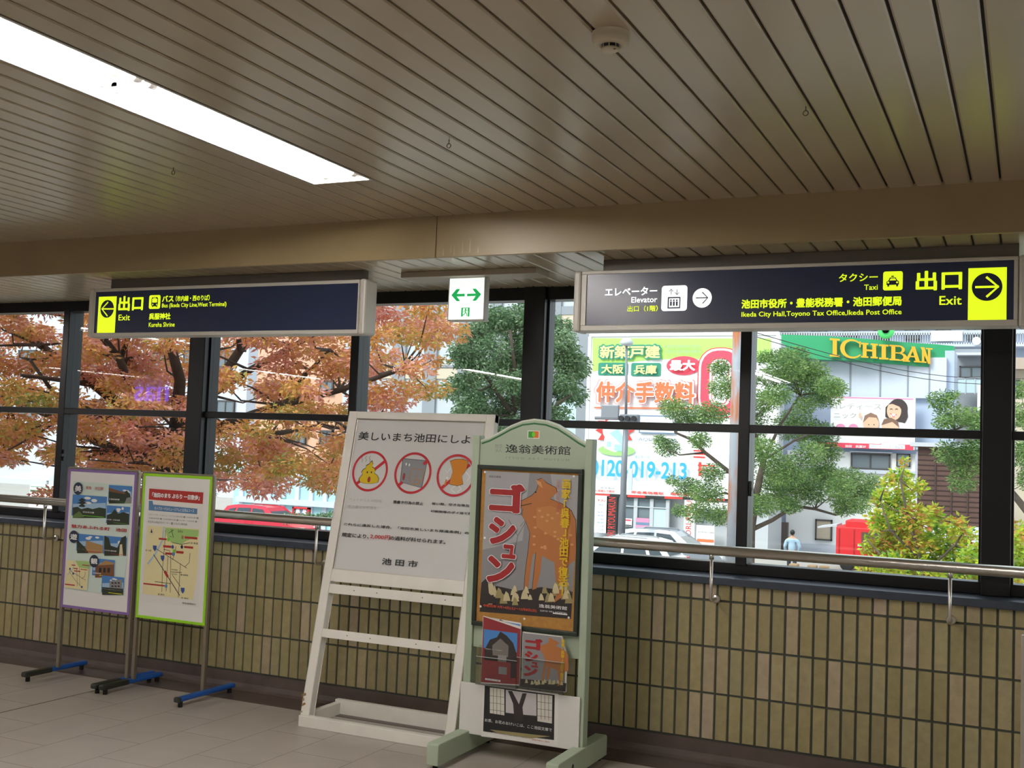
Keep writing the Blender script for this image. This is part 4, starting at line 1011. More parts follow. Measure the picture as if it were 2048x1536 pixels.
k.mb.add([k.p.pt(u0 + (1 - (hi[1] - y) / (hi[1] - lo[1])) * 0 + (hi[1] - y) / (hi[1] - lo[1]) * (u1 - u0), v1 - (x - lo[0]) / (hi[0] - lo[0]) * (v1 - v0), k.h) for x, y, z in vs], fs); k.build('lettering', sv)
# red vertical banner on the right behind the trunk, orange notice
q = MB(); slab(q, 1369, 1388, 1000, 1085, YBB - .3, .2, ZG + .6); s3 = q.build('side_sign', a_white, sh)
k = Ink(YP(YBB - .3), Wz, dh=.004, h0=.01); k.use(a_red); vs, fs = text_mesh('ORI RYOU', 2); lo = vs.min(0); hi = vs.max(0); (u0, v0), (u1, v1) = k.c((1040, 760)), k.c((1090, 1140))
k.mb.add([k.p.pt(u0 + (hi[1] - y) / (hi[1] - lo[1]) * (u1 - u0), v1 - (x - lo[0]) / (hi[0] - lo[0]) * (v1 - v0), k.h) for x, y, z in vs], fs); k.build('lettering', s3)
q = MB(); slab(q, 1393, 1428, 1050, 1092, YBB - .3, .1); s4 = q.build('notice', a_white, sh)
k = Ink(YP(YBB - .3), Wz, dh=.004, h0=.01); k.rect((1155, 1170), (1335, 1215), a_orange); k.text('0120-27-1203', (1165, 1090), (1335, 1115), a_black); k.build('print', s4)
q = MB(); slab(q, 1393, 1470, 1003, 1022, YBB - .3, .2); q.build('upper_sign', a_white, sh)

bb = thing('billboard', 'huge white and lime property billboard with a blue telephone number', 'billboard', tuple(on_y(1365, 970, YBB)))
xa, xb, zb, za = flat(1183.5, 1546, 673.5, 987, YBB)
zb = on_y(1195, 968.5, YBB).z; za = on_y(1183.5, 673.5, YBB).z
q = MB(); q.box(xa, xb, YBB, YBB + .25, zb, za); q.build('board', a_white, bb)
q = MB()
for bx in ((xa - .1, xb + .1, za, za + .15), (xa - .1, xb + .1, zb - .15, zb), (xa - .15, xa, zb, za), (xb, xb + .15, zb, za)): q.box(bx[0], bx[1], YBB - .08, YBB + .3, bx[2], bx[3])
q.build('frame', a_white, bb)
q = MB()
for f in range(7): xx = xa + (xb - xa) * (f + .5) / 7; q.beam((xx - .3, YBB + .3, za + .1), (xx + .25, YBB + .8, za + .75), .06, .06); q.beam((xx, YBB + .2, za + .1), (xx, YBB + .2, za + .35), .06, .06)
q.build('brace', o_lgrey, bb)
W3 = (1160, 640, 5.12)
k = Ink(BB, W3, dh=.006, h0=.01)
k.poly([(130, 187), (1958, 190), (1958, 430), (1500, 410), (1100, 395), (800, 402), (500, 430), (130, 530)], a_lime)
k.rect((190, 437), (492, 570), a_teal, .15); k.rect((527, 440), (828, 578), a_teal, .15)
k.ell((1063, 468), 178, 98, a_pink)
for g2, mm in ((0, a_red), (10, a_white), (32, a_pink), (120, a_white), (142, a_red), (150, a_white)): k.rect((1215 + g2, 282 + g2), (1660 - g2, 1010 - g2), mm, .42)
k.poly([(150, 890), (1200, 900), (1200, 915), (150, 905)], a_orange)
star = []
for i in range(24):
    t = i * math.pi / 12; r = 205 if i % 2 == 0 else 140; star.append((365 + r * math.cos(t), 1130 + r * .98 * math.sin(t)))
k.poly(star, a_red); k.ell((365, 1130), 128, 125, a_white); k.ell((380, 1335), 190, 56, a_lgreen)
k.poly([(255, 1310), (255, 1210), (320, 1150), (440, 1290), (440, 1330), (360, 1355)], a_white); k.poly([(310, 1160), (400, 1110), (470, 1240), (470, 1290), (430, 1275)], a_lblue); k.rect((362, 1275), (470, 1345), a_lblue); k.rect((285, 1245), (322, 1300), a_lblue)
k.rect((615, 975), (985, 1170), a_slate); k.rect((628, 988), (972, 1157), a_white)
for y0_ in (1330, 1362, 1395): k.poly([(1170, y0_), (1290, y0_ + 6), (1290, y0_ + 22), (1170, y0_ + 16)], a_red)
for y0_ in (1480, 1530): k.rect((1215, y0_), (1390, y0_ + 22), a_red)
k.rect((1225, 1455), (1250, 1600), a_red)
k.build('print', bb)
k = Ink(BB, W3, dh=.006, h0=.12)
k.text('新築戸建', (200, 248), (843, 412), a_teal, .09); k.text('新築戸建', (215, 264), (828, 396), a_cream, .03)
k.text('大阪', (230, 457), (455, 553), a_cream, .03); k.text('兵庫', (565, 462), (795, 560), a_cream, .03)
k.text('※取扱可能物件に限る', (878, 257), (1238, 290), a_grey); k.text('※法定上限の最大無料', (878, 309), (1240, 341), a_grey)
k.text('最大', (932, 412), (1190, 524), a_white, .05)
k.text('仲介手数料', (160, 606), (1210, 882), a_red, .075); k.text('仲介手数料', (166, 611), (1204, 877), a_white, .07); k.text('仲介手数料', (185, 628), (1185, 862), a_orange, .035)
k.text('AQUWA CO.', (615, 1205), (1020, 1258), a_slate, .0, 3); k.text('おとく', (578, 1386), (735, 1424), a_blue, .01)
k.win = Wz
k.text('0120-019-213', (28, 312), (1058, 540), a_blue, .03, 4)
k.build('lettering', bb)

# ================================================================== STREET FURNITURE
m_gpole = mat('street_pole', '85888f', .5, metal=.3); m_rust = None
def post(px_top, py_top, px_bot, y, r0, r1, name, label, cat):
    a = on_y(px_top, py_top, y); t = thing(name, label, cat, (on_y(px_bot, 1100, y).x, y, ZG)); return t, a
y_l = 34.0
t, a = post(1253, 690, 1243, y_l, .1, .06, 'street_lamp', 'tall grey street lamp with a round head in front of the billboard', 'street lamp')
xb_ = t.location.x; q = MB(); q.tube([(xb_, y_l, ZG), (xb_, y_l, 1.2), (xb_ + .02, y_l, 2.6)], [.125, .115, .105], 12); q.tube([(xb_ + .02, y_l, 2.6), (a.x, y_l, a.z)], [.055, .045], 10); q.build('pole', m_gpole, t)
q = MB(); q.lathe((a.x, y_l, a.z + .02), [(.0, .26), (.14, .24), (.24, .12), (.25, .02), (.12, -.05), (.0, -.06)], 20); q.build('lamp_head', mat('lamp_globe', 'c9ccd2', .4), t)
q = MB(); b0 = on_y(1262, 940, y_l); q.bbox(xb_ + .16, xb_ + .34, y_l - .03, y_l + .03, b0.z - .75, b0.z + .05, .01); q.beam((xb_, y_l, b0.z), (xb_ + .3, y_l, b0.z), .03, .03); q.build('hanging_plate', o_white, t)
# traffic signal beside the lamp
za_ = on_y(1230, 836, y_l - .6).z; xl_, xr_ = on_y(1182, 836, y_l - .6).x, on_y(1272, 840, y_l - .6).x
t = thing('traffic_light', 'grey traffic signal arm with lamps crossing the street lamp pole', 'traffic light', (xb_, y_l - .17, za_))
q = MB(); q.tube([(xl_, y_l - .17, za_), (xb_ + .3, y_l - .17, za_)], .06, 8); q.build('arm', m_gpole, t)
q = MB(); q.bbox(xb_ - .12, xr_, y_l - .36, y_l - .12, za_ - .16, za_ + .16, .04); hs = q.build('signal_housing', mat('signal_grey', '6f757d', .5), t)
q = MB()
for i in range(3): q.lathe((xr_ - .14 - i * .25, y_l - .37, za_), [(.0, 0), (.09, 0), (.1, -.12)], 14, 'y')
q.build('signal_lens', o_black, hs)
q = MB(); q.bbox(xl_ + .25, xl_ + .95, y_l - .24, y_l - .10, za_, za_ + .5, .03); q.build('rear_signal', m_gpole, t)
# rusty pale utility pole
m_r = bpy.data.materials.new('rusty_pole'); m_r.use_nodes = True
N = m_r.node_tree.nodes; L = m_r.node_tree.links; tc = N.new('ShaderNodeTexCoord'); mp = N.new('ShaderNodeMapping'); mp.inputs['Scale'].default_value = (3.2, 3.2, .55); nz = N.new('ShaderNodeTexNoise'); nz.inputs['Scale'].default_value = 1.1; nz.inputs['Detail'].default_value = 4
cr = N.new('ShaderNodeValToRGB'); cr.color_ramp.elements[0].position = .47; cr.color_ramp.elements[0].color = lin('989da6'); cr.color_ramp.elements[1].position = .6; cr.color_ramp.elements[1].color = lin('a8653c')
L.new(tc.outputs['Object'], mp.inputs[0]); L.new(mp.outputs[0], nz.inputs['Vector']); L.new(nz.outputs[0], cr.inputs[0]); L.new(cr.outputs[0], N['Principled BSDF'].inputs['Base Color']); N['Principled BSDF'].inputs['Roughness'].default_value = .6
pb = on_y(1465, 1100, 24); ptp = on_y(1477, 660, 24)
t = thing('utility_pole', 'thick pale utility pole with rust stains right of the billboard', 'utility pole', (pb.x, 24, ZG))
q = MB(); q.tube([(pb.x, 24, ZG), (pb.x, 24, 6.5)], [.165, .14], 20); q.build('pole', m_r, t)
q = MB()
for zz in (-2.75,): q.tube([(pb.x, 24, ZG), (pb.x, 24, ZG + .12)], .24, 20)
q.build('collar', m_gpole, t)
for i, (ya, yb_, lb) in enumerate(((700, 733, 'upper thin black cable crossing the green shop fascia'), (712, 742, 'lower thin black cable crossing the green shop fascia'))):
    A = on_y(1477, 655 + i * 8, 24.0); B = on_y(2100, ya + 55, 44.0); q = MB()
    q.tube([A.lerp(B, s / 14) - Vector((0, 0, .55 * math.sin(math.pi * s / 14))) for s in range(15)], .012, 5); tag(q.build('overhead_cable', o_black), lb, 'cable', 'overhead cables')

# ================================================================== GREEN-FASCIA SHOP BUILDING
YI = 50.0; W5b = (1480, 640, 3.606)
ib = thing('shop_building', 'white shop building with a curved green fascia and yellow letters', 'building', (on_y(1760, 800, YI).x, YI, ZG))
q = MB(); xa, xb, zb, za = flat(1560, 1906, 700, 800, YI); q.box(xa, xb, YI + .6, YI + 3, ZG, za); q.build('wall', o_pale, ib)
cols = [(1545, 669, 708, 49.2), (1580, 669.5, 711, 49.3), (1640, 671.5, 719, 49.4), (1700, 675, 721, 49.5), (1760, 680, 725, 49.7), (1815, 685, 730, 50.0), (1872, 688.5, 736, 50.4), (1908, 692, 738, 50.8)]
q = MB()
for (xa_, ta, ba, ya_), (xc_, tb_, bb_, yc_) in zip(cols[:-1], cols[1:]):
    A, B, C_, D = on_y(xa_, ta, ya_), on_y(xc_, tb_, yc_), on_y(xc_, bb_, yc_), on_y(xa_, ba, ya_); e = Vector((0, .8, 0))
    q.add([A, B, C_, D, A + e, B + e, C_ + e, D + e], [(0, 3, 2, 1), (4, 5, 6, 7), (0, 1, 5, 4), (3, 7, 6, 2), (0, 4, 7, 3), (1, 2, 6, 5)])
gf = q.build('fascia', o_green, ib)
# the letters stand off the fascia and follow its slight bend
def ichi(f, g, h):     # f along, g up (0..1), h off the face
    x = 1662 + f * 201; i = max(0, min(len(cols) - 2, [j for j, c_0 in enumerate(cols) if c_0[0] <= x][-1])); A, B = cols[i], cols[i + 1]; s = (x - A[0]) / (B[0] - A[0]); y = A[3] + (B[3] - A[3]) * s
    ttop = 676.5 + f * 16; tbot = 713 + f * 12.5
    return on_y(x, tbot + (ttop - tbot) * g, y - .12 - h)
def serif_letters():
    """block serif capitals drawn as strokes: I C H I B A N"""
    q = MB(); adv = [(0, .06), (.09, .30), (.315, .455), (.475, .555), (.575, .735), (.70, .85), (.855, 1.0)]
    def st(pts):
        P = [ichi(a, b, .0) for a, b in pts]; Q = [ichi(a, b, .18) for a, b in pts]; n = len(P)
        q.add(P + Q, [list(range(n)), [i + n for i in range(n)][::-1]] + [(i, (i + 1) % n, (i + 1) % n + n, i + n) for i in range(n)])
    def R_(x0, x1, y0, y1): st([(x0, y0), (x1, y0), (x1, y1), (x0, y1)])
    def I_(x0, x1, lo_=0., hi_=1.):
        m = (x0 + x1) / 2; w_ = .021; R_(m - w_, m + w_, lo_, hi_); R_(x0 - .012, x1 + .012, lo_, lo_ + .10); R_(x0 - .012, x1 + .012, hi_ - .10, hi_)
    def arc(cx, cy, rx, ry, w0, w1, t0, t1, n=14):
        for i in range(n):
            a, b = t0 + (t1 - t0) * i / n, t0 + (t1 - t0) * (i + 1) / n
            wa = w0 + (w1 - w0) * math.sin(math.pi * i / n); wb = w0 + (w1 - w0) * math.sin(math.pi * (i + 1) / n)
            st([(cx + rx * math.cos(a), cy + ry * math.sin(a)), (cx + rx * math.cos(b), cy + ry * math.sin(b)), (cx + (rx - wb) * math.cos(b), cy + (ry - wb * 3.2) * math.sin(b)), (cx + (rx - wa) * math.cos(a), cy + (ry - wa * 3.2) * math.sin(a))])
    I_(.0, .075)
    arc(.205, .5, .115, .54, .014, .045, math.radians(40), math.radians(325)); R_(.282, .295, .62, .95)
    for x in (.335, .43): R_(x - .019, x + .019, .05, .88); R_(x - .036, x + .036, .05, .14); R_(x - .036, x + .036, .80, .89)
    R_(.335, .43, .43, .53); I_(.49, .56, .02, .88)
    R_(.60, .64, .0, .90); R_(.58, .68, .0, .09); R_(.58, .68, .81, .90); arc(.675, .665, .06, .235, .016, .03, -math.pi / 2, math.pi / 2); arc(.68, .235, .075, .235, .016, .035, -math.pi / 2, math.pi / 2); R_(.63, .68, .42, .48)
    st([(.735, .0), (.765, .0), (.825, .78), (.812, .90)]); st([(.80, .90), (.835, .90), (.885, .0), (.845, .0)]); R_(.77, .86, .26, .34); R_(.715, .785, -.03, .05); R_(.825, .905, -.03, .05)
    R_(.905, .928, .0, .86); R_(.965, .988, -.08, .86); st([(.89, .90), (.93, .90), (.99, -.10), (.965, -.05)]); R_(.885, .95, -.03, .05); R_(.945, 1.01, .80, .88)
    return q
serif_letters().build('raised_lettering', mat('letter_yellow', 'e8a818', .45), gf)
q = MB(); cc = on_y(1772, 662, 49.3); q.lathe(tuple(cc), [(0, -.1), (.36, -.1), (.38, 0), (.36, .1), (0, .1)], 28, 'y'); ro = q.build('round_emblem', a_green2, ib)
q = MB(); q.lathe((cc.x, cc.y - .12, cc.z + .03), [(.16, 0), (.20, 0), (.20, .03), (.16, .03), (.16, 0)], 24, 'y'); q.build('emblem_ring', mat('ring_green', '2fb35a', .5), ro)
q = MB(); xs_ = [(1640, 1700), (1701.5, 1760), (1761.5, 1815), (1816.5, 1858), (1859.5, 1892)]
for a_, b_ in [(1590, 1638.5)] + xs_:
    xa, xb, zb, za = flat(a_, b_, 715, 793 + (a_ - 1640) * .02, YI + .3); q.box(xa, xb, YI + .3, YI + .6, zb, za)
q.build('cladding_panel', o_white, ib)
q = MB()
for x_ in (1639.2, 1700.7, 1760.7, 1815.7, 1858.7): slab(q, x_ - .8, x_ + .8, 714, 793, YI + .27, .05)
q.build('panel_joint', o_grey, ib)
q = MB(); slab(q, 1575, 1834, 900, 1000, YI + .25, .4, ZG); q.build('lower_wall', a_white, ib)
def win(par, x0, x1, y0, y1, y, fr=.06, mull=1, gm=None):
    xa, xb, zb, za = flat(x0, x1, y0, y1, y); q = MB()
    for bx in ((xa, xb, za - fr, za), (xa, xb, zb, zb + fr), (xa, xa + fr, zb, za), (xb - fr, xb, zb, za)): q.box(bx[0], bx[1], y - .08, y + .05, bx[2], bx[3])
    for i in range(1, mull + 1): xx = xa + (xb - xa) * i / (mull + 1); q.box(xx - fr / 2, xx + fr / 2, y - .07, y + .05, zb, za)
    w_ = q.build('window', o_dk, par); q = MB(); q.box(xa, xb, y - .02, y + .03, zb, za); q.build('pane', gm or o_glass, w_); return w_
win(ib, 1702, 1780, 906, 940, YI + .2); 
q = MB(); slab(q, 1699, 1784, 902, 906.5, YI - .1, .5); q.build('canopy', o_white, ib)
win(ib, 1793, 1820, 907, 934, YI + .2, .05, 0, o('shutter', '9fb0b8')); win(ib, 1631, 1664, 1038, 1082, YI + .2, .07, 0, o_beige)
q = MB(); slab(q, 1522, 1574, 1042, 1100, YI - .4, .3, ZG); q.build('dark_door', o('door_brown', '5e5450'), ib)
q = MB(); slab(q, 1560, 1830, 1101, 1103, YI - .2, .5); slab(q, 1600, 1830, 941, 943, YI + .1, .3); q.build('wall_ledge', o_white, ib)
q = MB(); slab(q, 1831, 1835, 893, 1000, YI - .1, .12); q.bbox(*[f for f in (on_y(1830, 893, YI).x, on_y(1840, 893, YI).x)], YI - .2, YI + .1, on_y(1832, 900, YI).z, on_y(1832, 892, YI).z, .02); q.build('drainpipe', o_white, ib)
# clinic hoarding
cb = thing('billboard', 'pale pink clinic billboard with a smiling woman and two babies', 'billboard', tuple(on_y(1750, 850, YI - .3)))
xa, xb, zb, za = flat(1662, 1829, 793, 900, YI - .3); q = MB(); q.box(xa, xb, YI - .3, YI - .1, zb, za); q.build('board', a_white, cb)
CPn = YP(YI - .3); k = Ink(CPn, W5b, dh=.005, h0=.01)
k.poly([(660, 552), (1250, 566), (1250, 575), (660, 561)], a_rose); k.poly([(560, 880), (1250, 902), (1250, 940), (560, 915)], a_pink); k.poly([(932, 896), (1190, 903), (1190, 932), (932, 926)], a_white)
k.poly([(1020, 900), (1040, 800), (1120, 740), (1230, 740), (1250, 900)], a_white); k.poly([(1000, 890), (1100, 850), (1250, 830), (1250, 900)], g_('pale_lilac', 'e6cfe8'))
k.ell((1140, 640), 70, 72, a_hair); k.poly([(1048, 700), (1050, 630), (1090, 590), (1205, 610), (1212, 700), (1190, 745), (1130, 730)], a_hair)
k.ell((1112, 655), 52, 68, a_skin); k.poly([(1070, 610), (1110, 580), (1165, 610), (1175, 660), (1150, 625), (1100, 605)], a_hair); k.ell((1107, 688), 20, 10, a_white); k.line([(1085, 672), (1107, 700), (1130, 680)], .03, a_pink)
for ex in (1092, 1130): k.line([(ex - 10, 645), (ex, 640), (ex + 10, 645)], .03, a_hair)
k.ell((945, 745), 58, 62, a_skin); k.poly([(890, 740), (900, 690), (945, 668), (990, 688), (1003, 735), (985, 705), (930, 700)], g_('baby_hair', '8a6a58')); k.ell((930, 755), 5, 3, a_hair); k.ell((968, 755), 5, 3, a_hair)
k.ell((1085, 770), 62, 62, a_skin); k.poly([(1020, 760), (1040, 715), (1090, 705), (1140, 730), (1148, 775), (1100, 735)], g_('baby_hair2', '7a5c4c'))
k.ell((728, 775), 34, 26, a_rose); k.ell((820, 775), 34, 26, a_rose); k.ell((868, 690), 10, 22, a_skin)
k.build('print', cb)
k = Ink(CPn, W5b, dh=.005, h0=.1); k.text('口レディース', (655, 598), (1020, 648), a_grey); k.text('ニック', (680, 668), (840, 712), a_grey); k.text('池田　呉服3F', (760, 900), (910, 924), a_white, .02); k.text('川口レディース　池田市', (942, 903), (1180, 928), a_slate); k.build('lettering', cb)

# ================================================================== OTHER BUILDINGS
def simple_house(name, label, x0, x1, y0, y, wall, deep=6, bottom=ZG):
    xa, xb, zb, za = flat(x0, x1, y0, y0, y); t = thing(name, label, 'building', ((xa + xb) / 2, y, bottom)); q = MB(); q.box(xa, xb, y, y + deep, bottom, za); q.build('wall', wall, t); return t, xa, xb, za
t, xa, xb, za = simple_house('timber_house', 'dark brown timber clad house wall right of the clinic billboard', 1836, 1960, 893, 47, o_timber, 2.6)
q = MB()
for i in range(22): zz = za - .15 - i * .22; q.box(xa, xb, 46.95, 47.01, zz, zz + .03)
for f in (.28, .54, .80): q.box(xa + (xb - xa) * f, xa + (xb - xa) * f + .06, 46.93, 47, -1.5, za)
q.build('board_joint', o_timber2, t); q = MB(); q.box(xa - .3, xb + .3, 46.6, 49.7, za, za + .18); q.build('roof_edge', o_lgrey, t)
q = MB(); q.box(xa, xb + .2, 46.8, 46.99, -2.8, -1.0); q.build('lower_wall', o_white, t)
t, xa, xb, za = simple_house('house', 'grey house with a glazed balcony beside the black window pillar', 1906, 1985, 698, 58, o_grey, 3)
win(t, 1919, 1966, 732, 756, 57.9); q = MB(); slab(q, 1912, 1990, 705, 710, 57.2, 1); q.build('roof_edge', o_white, t)
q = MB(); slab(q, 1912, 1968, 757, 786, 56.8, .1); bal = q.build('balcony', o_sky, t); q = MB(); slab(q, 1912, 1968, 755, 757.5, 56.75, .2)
for x_ in (1913, 1930, 1949, 1966): slab(q, x_, x_ + 1.5, 756, 788, 56.75, .2)
q.build('railing', o_lgrey, bal)
q = MB(); slab(q, 1955, 1967, 770, 822, 56.6, .1); q.build('white_panel', a_white, t)
t, xa, xb, za = simple_house('house', 'beige eaved house glimpsed right of the black window pillar', 1990, 2130, 735, 54, o_beige, 2.5)
q = MB(); slab(q, 1985, 2140, 715, 738, 53, 3); q.build('eaves', o('roof_beige', 'b09f90'), t); win(t, 2005, 2040, 760, 790, 53.9)
t, xa, xb, za = simple_house('apartment_building', 'tall pale apartment block behind the green fascia', 1488, 2140, 420, 66, o_pale, 4)
for x0_ in range(1500, 2130, 62):
    for yy in (520, 590, 655):
        win(t, x0_, x0_ + 30, yy, yy + 26, 65.9, .1, 1)
for yy in (560, 628, 684):
    q = MB(); slab(q, 1488, 2140, yy + 4, yy + 8, 64.8, 1.2); b_ = q.build('balcony', o_white, t); q = MB()
    for x0_ in range(1490, 2136, 5): slab(q, x0_, x0_ + 1, yy - 18, yy + 4, 64.8, .05)
    slab(q, 1488, 2140, yy - 19, yy - 17, 64.8, .06); q.build('railing', o_lgrey, b_)
q = MB(); slab(q, 1862, 1925, 662, 682, 64.7, .06); q.build('balcony_screen', a_white, t)
cc = on_y(1953, 682, 64.6); q = MB(); q.lathe(tuple(cc), [(0, 0), (.2, -.03), (.24, -.08)], 18, 'y'); q.build('satellite_dish', a_white, t)
t, xa, xb, za = simple_house('building', 'reddish brown building behind the property billboard', 1165, 1500, 560, 58, o_brown, 3)
for x0_ in range(1190, 1480, 70): win(t, x0_, x0_ + 40, 630, 662, 57.9, .1, 1)
t, xa, xb, za = simple_house('office_building', 'pale grey glass office block behind the round green tree', 700, 1184, 470, 47, o_lgrey, 2)
q = MB()
for x0_ in (735, 795, 858, 925, 985, 1045, 1105, 1164): slab(q, x0_, x0_ + 7, 480, 900, 46.85, .2, ZG)
for yy in (520, 622, 668, 730, 790): slab(q, 700, 1184, yy, yy + 6, 46.87, .2)
q.build('mullion', o_grey, t)
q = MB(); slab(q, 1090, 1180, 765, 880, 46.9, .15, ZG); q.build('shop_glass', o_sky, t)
q = MB(); slab(q, 700, 1184, 628, 664, 46.92, .1); slab(q, 700, 1184, 736, 760, 46.92, .1); q.build('spandrel', o_beige, t)
t, xa, xb, za = simple_house('building', 'pale blue glass fronted building glimpsed behind the red car', 470, 745, 930, 41.5, o_cyan, 2)
q = MB()
for x0_ in range(480, 740, 28): slab(q, x0_, x0_ + 2, 940, 1060, 41.4, .1, ZG)
slab(q, 470, 745, 1003, 1010, 41.1, .5); q.build('mullion', o_white, t)
k = Ink(YP(41.4), (400, 960, 6.4), dh=.01, h0=.15); k.poly([(925, 272), (1010, 150), (1050, 200), (1060, 272)], a_slate); k.ell((1045, 210), 18, 22, a_white); k.ell((1045, 250), 18, 22, a_white); k.rect((1075, 230), (1125, 272), a_teal); k.build('wall_sign', t)
t, xa, xb, za = simple_house('building', 'peach coloured building showing through the autumn leaves', 520, 760, 640, 53, o_peach, 2)
for x0_ in range(530, 740, 55): win(t, x0_, x0_ + 26, 760, 790, 52.9, .1, 1); win(t, x0_, x0_ + 26, 860, 890, 52.9, .1, 1)
t, xa, xb, za = simple_house('building', 'white building showing through the autumn tree on the left', -180, 505, 560, 62, o_white, 3)
for x0_ in range(-160, 500, 66): win(t, x0_, x0_ + 34, 700, 735, 61.9, .1, 1); win(t, x0_, x0_ + 34, 800, 835, 61.9, .1, 1)
# market tent and green striped kiosk at the far left
t = thing('tent', 'pale grey canopy tent outside the far left window', 'tent', (on_y(40, 1000, 16).x, 16, ZG))
A = on_y(-10, 985, 16); B = on_y(128, 950, 16); q = MB(); x0_, x1_ = A.x, on_y(95, 960, 16).x; zt = on_y(40, 930, 16).z; ze = on_y(40, 958, 16).z; ym = 17.4
q.add([(x0_, 16, ze), (x1_, 16, ze), (x1_, 18.8, ze), (x0_, 18.8, ze), ((x0_ + x1_) / 2, ym, zt)], [(0, 1, 4), (1, 2, 4), (2, 3, 4), (3, 0, 4), (3, 2, 1, 0)]); q.build('canopy', o_lgrey, t)
for xx, yy in ((x0_ + .05, 16.05), (x1_ - .05, 16.05), (x0_ + .05, 18.75), (x1_ - .05, 18.75)):
    q = MB(); q.tube([(xx, yy, ZG), (xx, yy, ze)], .03, 8); q.build('pole', o_metal, t)
t = thing('kiosk', 'white kiosk with two green stripes outside the far left window', 'kiosk', (on_y(95, 1000, 14).x, 14, ZG))
q = MB(); xa, xb, zb, za = slab(q, 60, 160, 970, 1030, 14, 1.5, ZG); q.build('body', a_white, t)
q = MB(); slab(q, 60, 160, 972, 979, 13.98, .05); slab(q, 60, 160, 983, 986, 13.98, .05); q.build('stripe', o_green, t)

# ================================================================== VEHICLES
m_tyre = mat('tyre', '17181a', .8); m_cglass = mat('car_glass', '39444c', .1); m_hub = mat('wheel_hub', '9c9fa3', .35, metal=.7)
def car(name, label, paint, nose_x, y, heading, L_=4.6, Hh=1.5, wagon=True):
    """heading +1: nose towards +x. Built nose at local x=0 going back to -L"""
    t = thing(name, label, 'car', (nose_x, y, ZG)); Wd_ = 1.7
    P = lambda x, y_, z: (nose_x + heading * x, y + y_, ZG + z)
    # lower body: side profile lofted across the width with rounded shoulders
    prof = [(-.02, .35), (0, .55), (-.08, .70), (-.5, .80), (-1.25, .93), (-L_ + .35, .98), (-L_ + .05, .92), (-L_, .55), (-L_ + .05, .32), (-.1, .22)]
    q = MB(); secs = []
    for yy, sc in ((-Wd_ / 2, .9), (-Wd_ / 2 + .08, 1.0), (Wd_ / 2 - .08, 1.0), (Wd_ / 2, .9)):
        secs.append([P(-L_ / 2 + (x + L_ / 2) * (1 if abs(sc - 1) < .01 else .985), yy, .6 + (z - .6) * sc) for x, z in prof])
    n = len(prof); vs = [p for s_ in secs for p in s_]; fs = [(i * n + j, i * n + (j + 1) % n, (i + 1) * n + (j + 1) % n, (i + 1) * n + j) for i in range(3) for j in range(n)] + [list(range(n)), [3 * n + j for j in range(n)]]
    q.add(vs, fs); b_ = q.build('body', paint, t); bevel(b_, .05, 3)
    rear = -L_ + (.25 if wagon else .75)
    cab = [(-1.15, .92), (-1.95, Hh - .04), (-2.5, Hh), (rear - .45 + .9 if not wagon else rear + .75, Hh - .02), (rear + .35, Hh - .10), (rear, .95)]
    q = MB(); secs = [[P(x, s_ * (Wd_ / 2 - .06 - (z - .92) * .28), z) for x, z in cab] for s_ in (-1, 1)]; n = len(cab)
    q.add(secs[0] + secs[1], [list(range(n)), [n + j for j in range(n)][::-1]] + [(j, (j + 1) % n, (j + 1) % n + n, j + n) for j in range(n)]); rf = q.build('cabin', paint, t); bevel(rf, .04, 2)
    q = MB()
    for s_ in (-1, 1):
        yy = lambda z: s_ * (Wd_ / 2 - .055 - (z - .92) * .28)
        for pts in (((-1.62, .98), (-2.08, Hh - .12), (-2.62, Hh - .09), (-2.62, .98)), ((-2.72, .98), (-2.72, Hh - .09), (rear + .95, Hh - .11), (rear + .8, .99)), ((rear + .68, 1.0), (rear + .83, Hh - .12), (rear + .5, Hh - .18), (rear + .25, 1.02))):
            q.prism([P(x, yy(z), z) for x, z in pts], (0, s_ * .012, 0))
    zf = lambda f: .98 + f * (Hh - 1.1); xf = lambda f: -1.2 - f * .72
    q.add([P(xf(f) + .03, s_ * (Wd_ / 2 - .15 - f * .16), zf(f) + .02) for f, s_ in ((0, -1), (0, 1), (1, 1), (1, -1))], [(0, 1, 2, 3)])
    q.add([P(rear + .02 + f * .33, s_ * (Wd_ / 2 - .15 - f * .14), 1.0 + f * (Hh - 1.14) + .01) for f, s_ in ((0, -1), (0, 1), (1, 1), (1, -1))], [(0, 1, 2, 3)])
    q.build('windows', m_cglass, rf)
    for x in (-.85, -L_ + .85):
        for s_ in (-1, 1):
            q = MB(); q.lathe(P(x, s_ * (Wd_ / 2 - .1), .31), [(0, -.1), (.26, -.1), (.31, -.06), (.31, .06), (.26, .1), (0, .1)], 22, 'y'); wl_ = q.build('wheel', m_tyre, t)
            q = MB(); q.lathe(P(x, s_ * (Wd_ / 2 - .0), .31), [(0, .01 * s_), (.17, .008 * s_), (.19, 0)], 18, 'y'); q.build('hub', m_hub, wl_)
    for s_ in (-1, 1):
        q = MB(); q.bbox(*sorted((nose_x + heading * -.22, nose_x + heading * .0)), y + s_ * .62 - .18, y + s_ * .62 + .2, ZG + .60, ZG + .74, .03); q.build('headlight', mat('headlight', 'e8ecee', .15), t)
        q = MB(); q.bbox(*sorted((nose_x + heading * (-L_ - .01), nose_x + heading * (-L_ + .22))), y + s_ * .66 - .12, y + s_ * .66 + .2, ZG + .72, ZG + .92, .03); q.build('tail_light', mat('tail_light', 'c81e24', .2), t)
    if wagon:
        q = MB()
        for s_ in (-1, 1): q.tube([P(-2.1, s_ * .58, Hh + .0), P(-2.2, s_ * .58, Hh + .05), P(rear + .9, s_ * .58, Hh + .04), P(rear + .8, s_ * .58, Hh - .01)], .018, 6)
        q.build('roof_rail', o_metal, t)
    return t
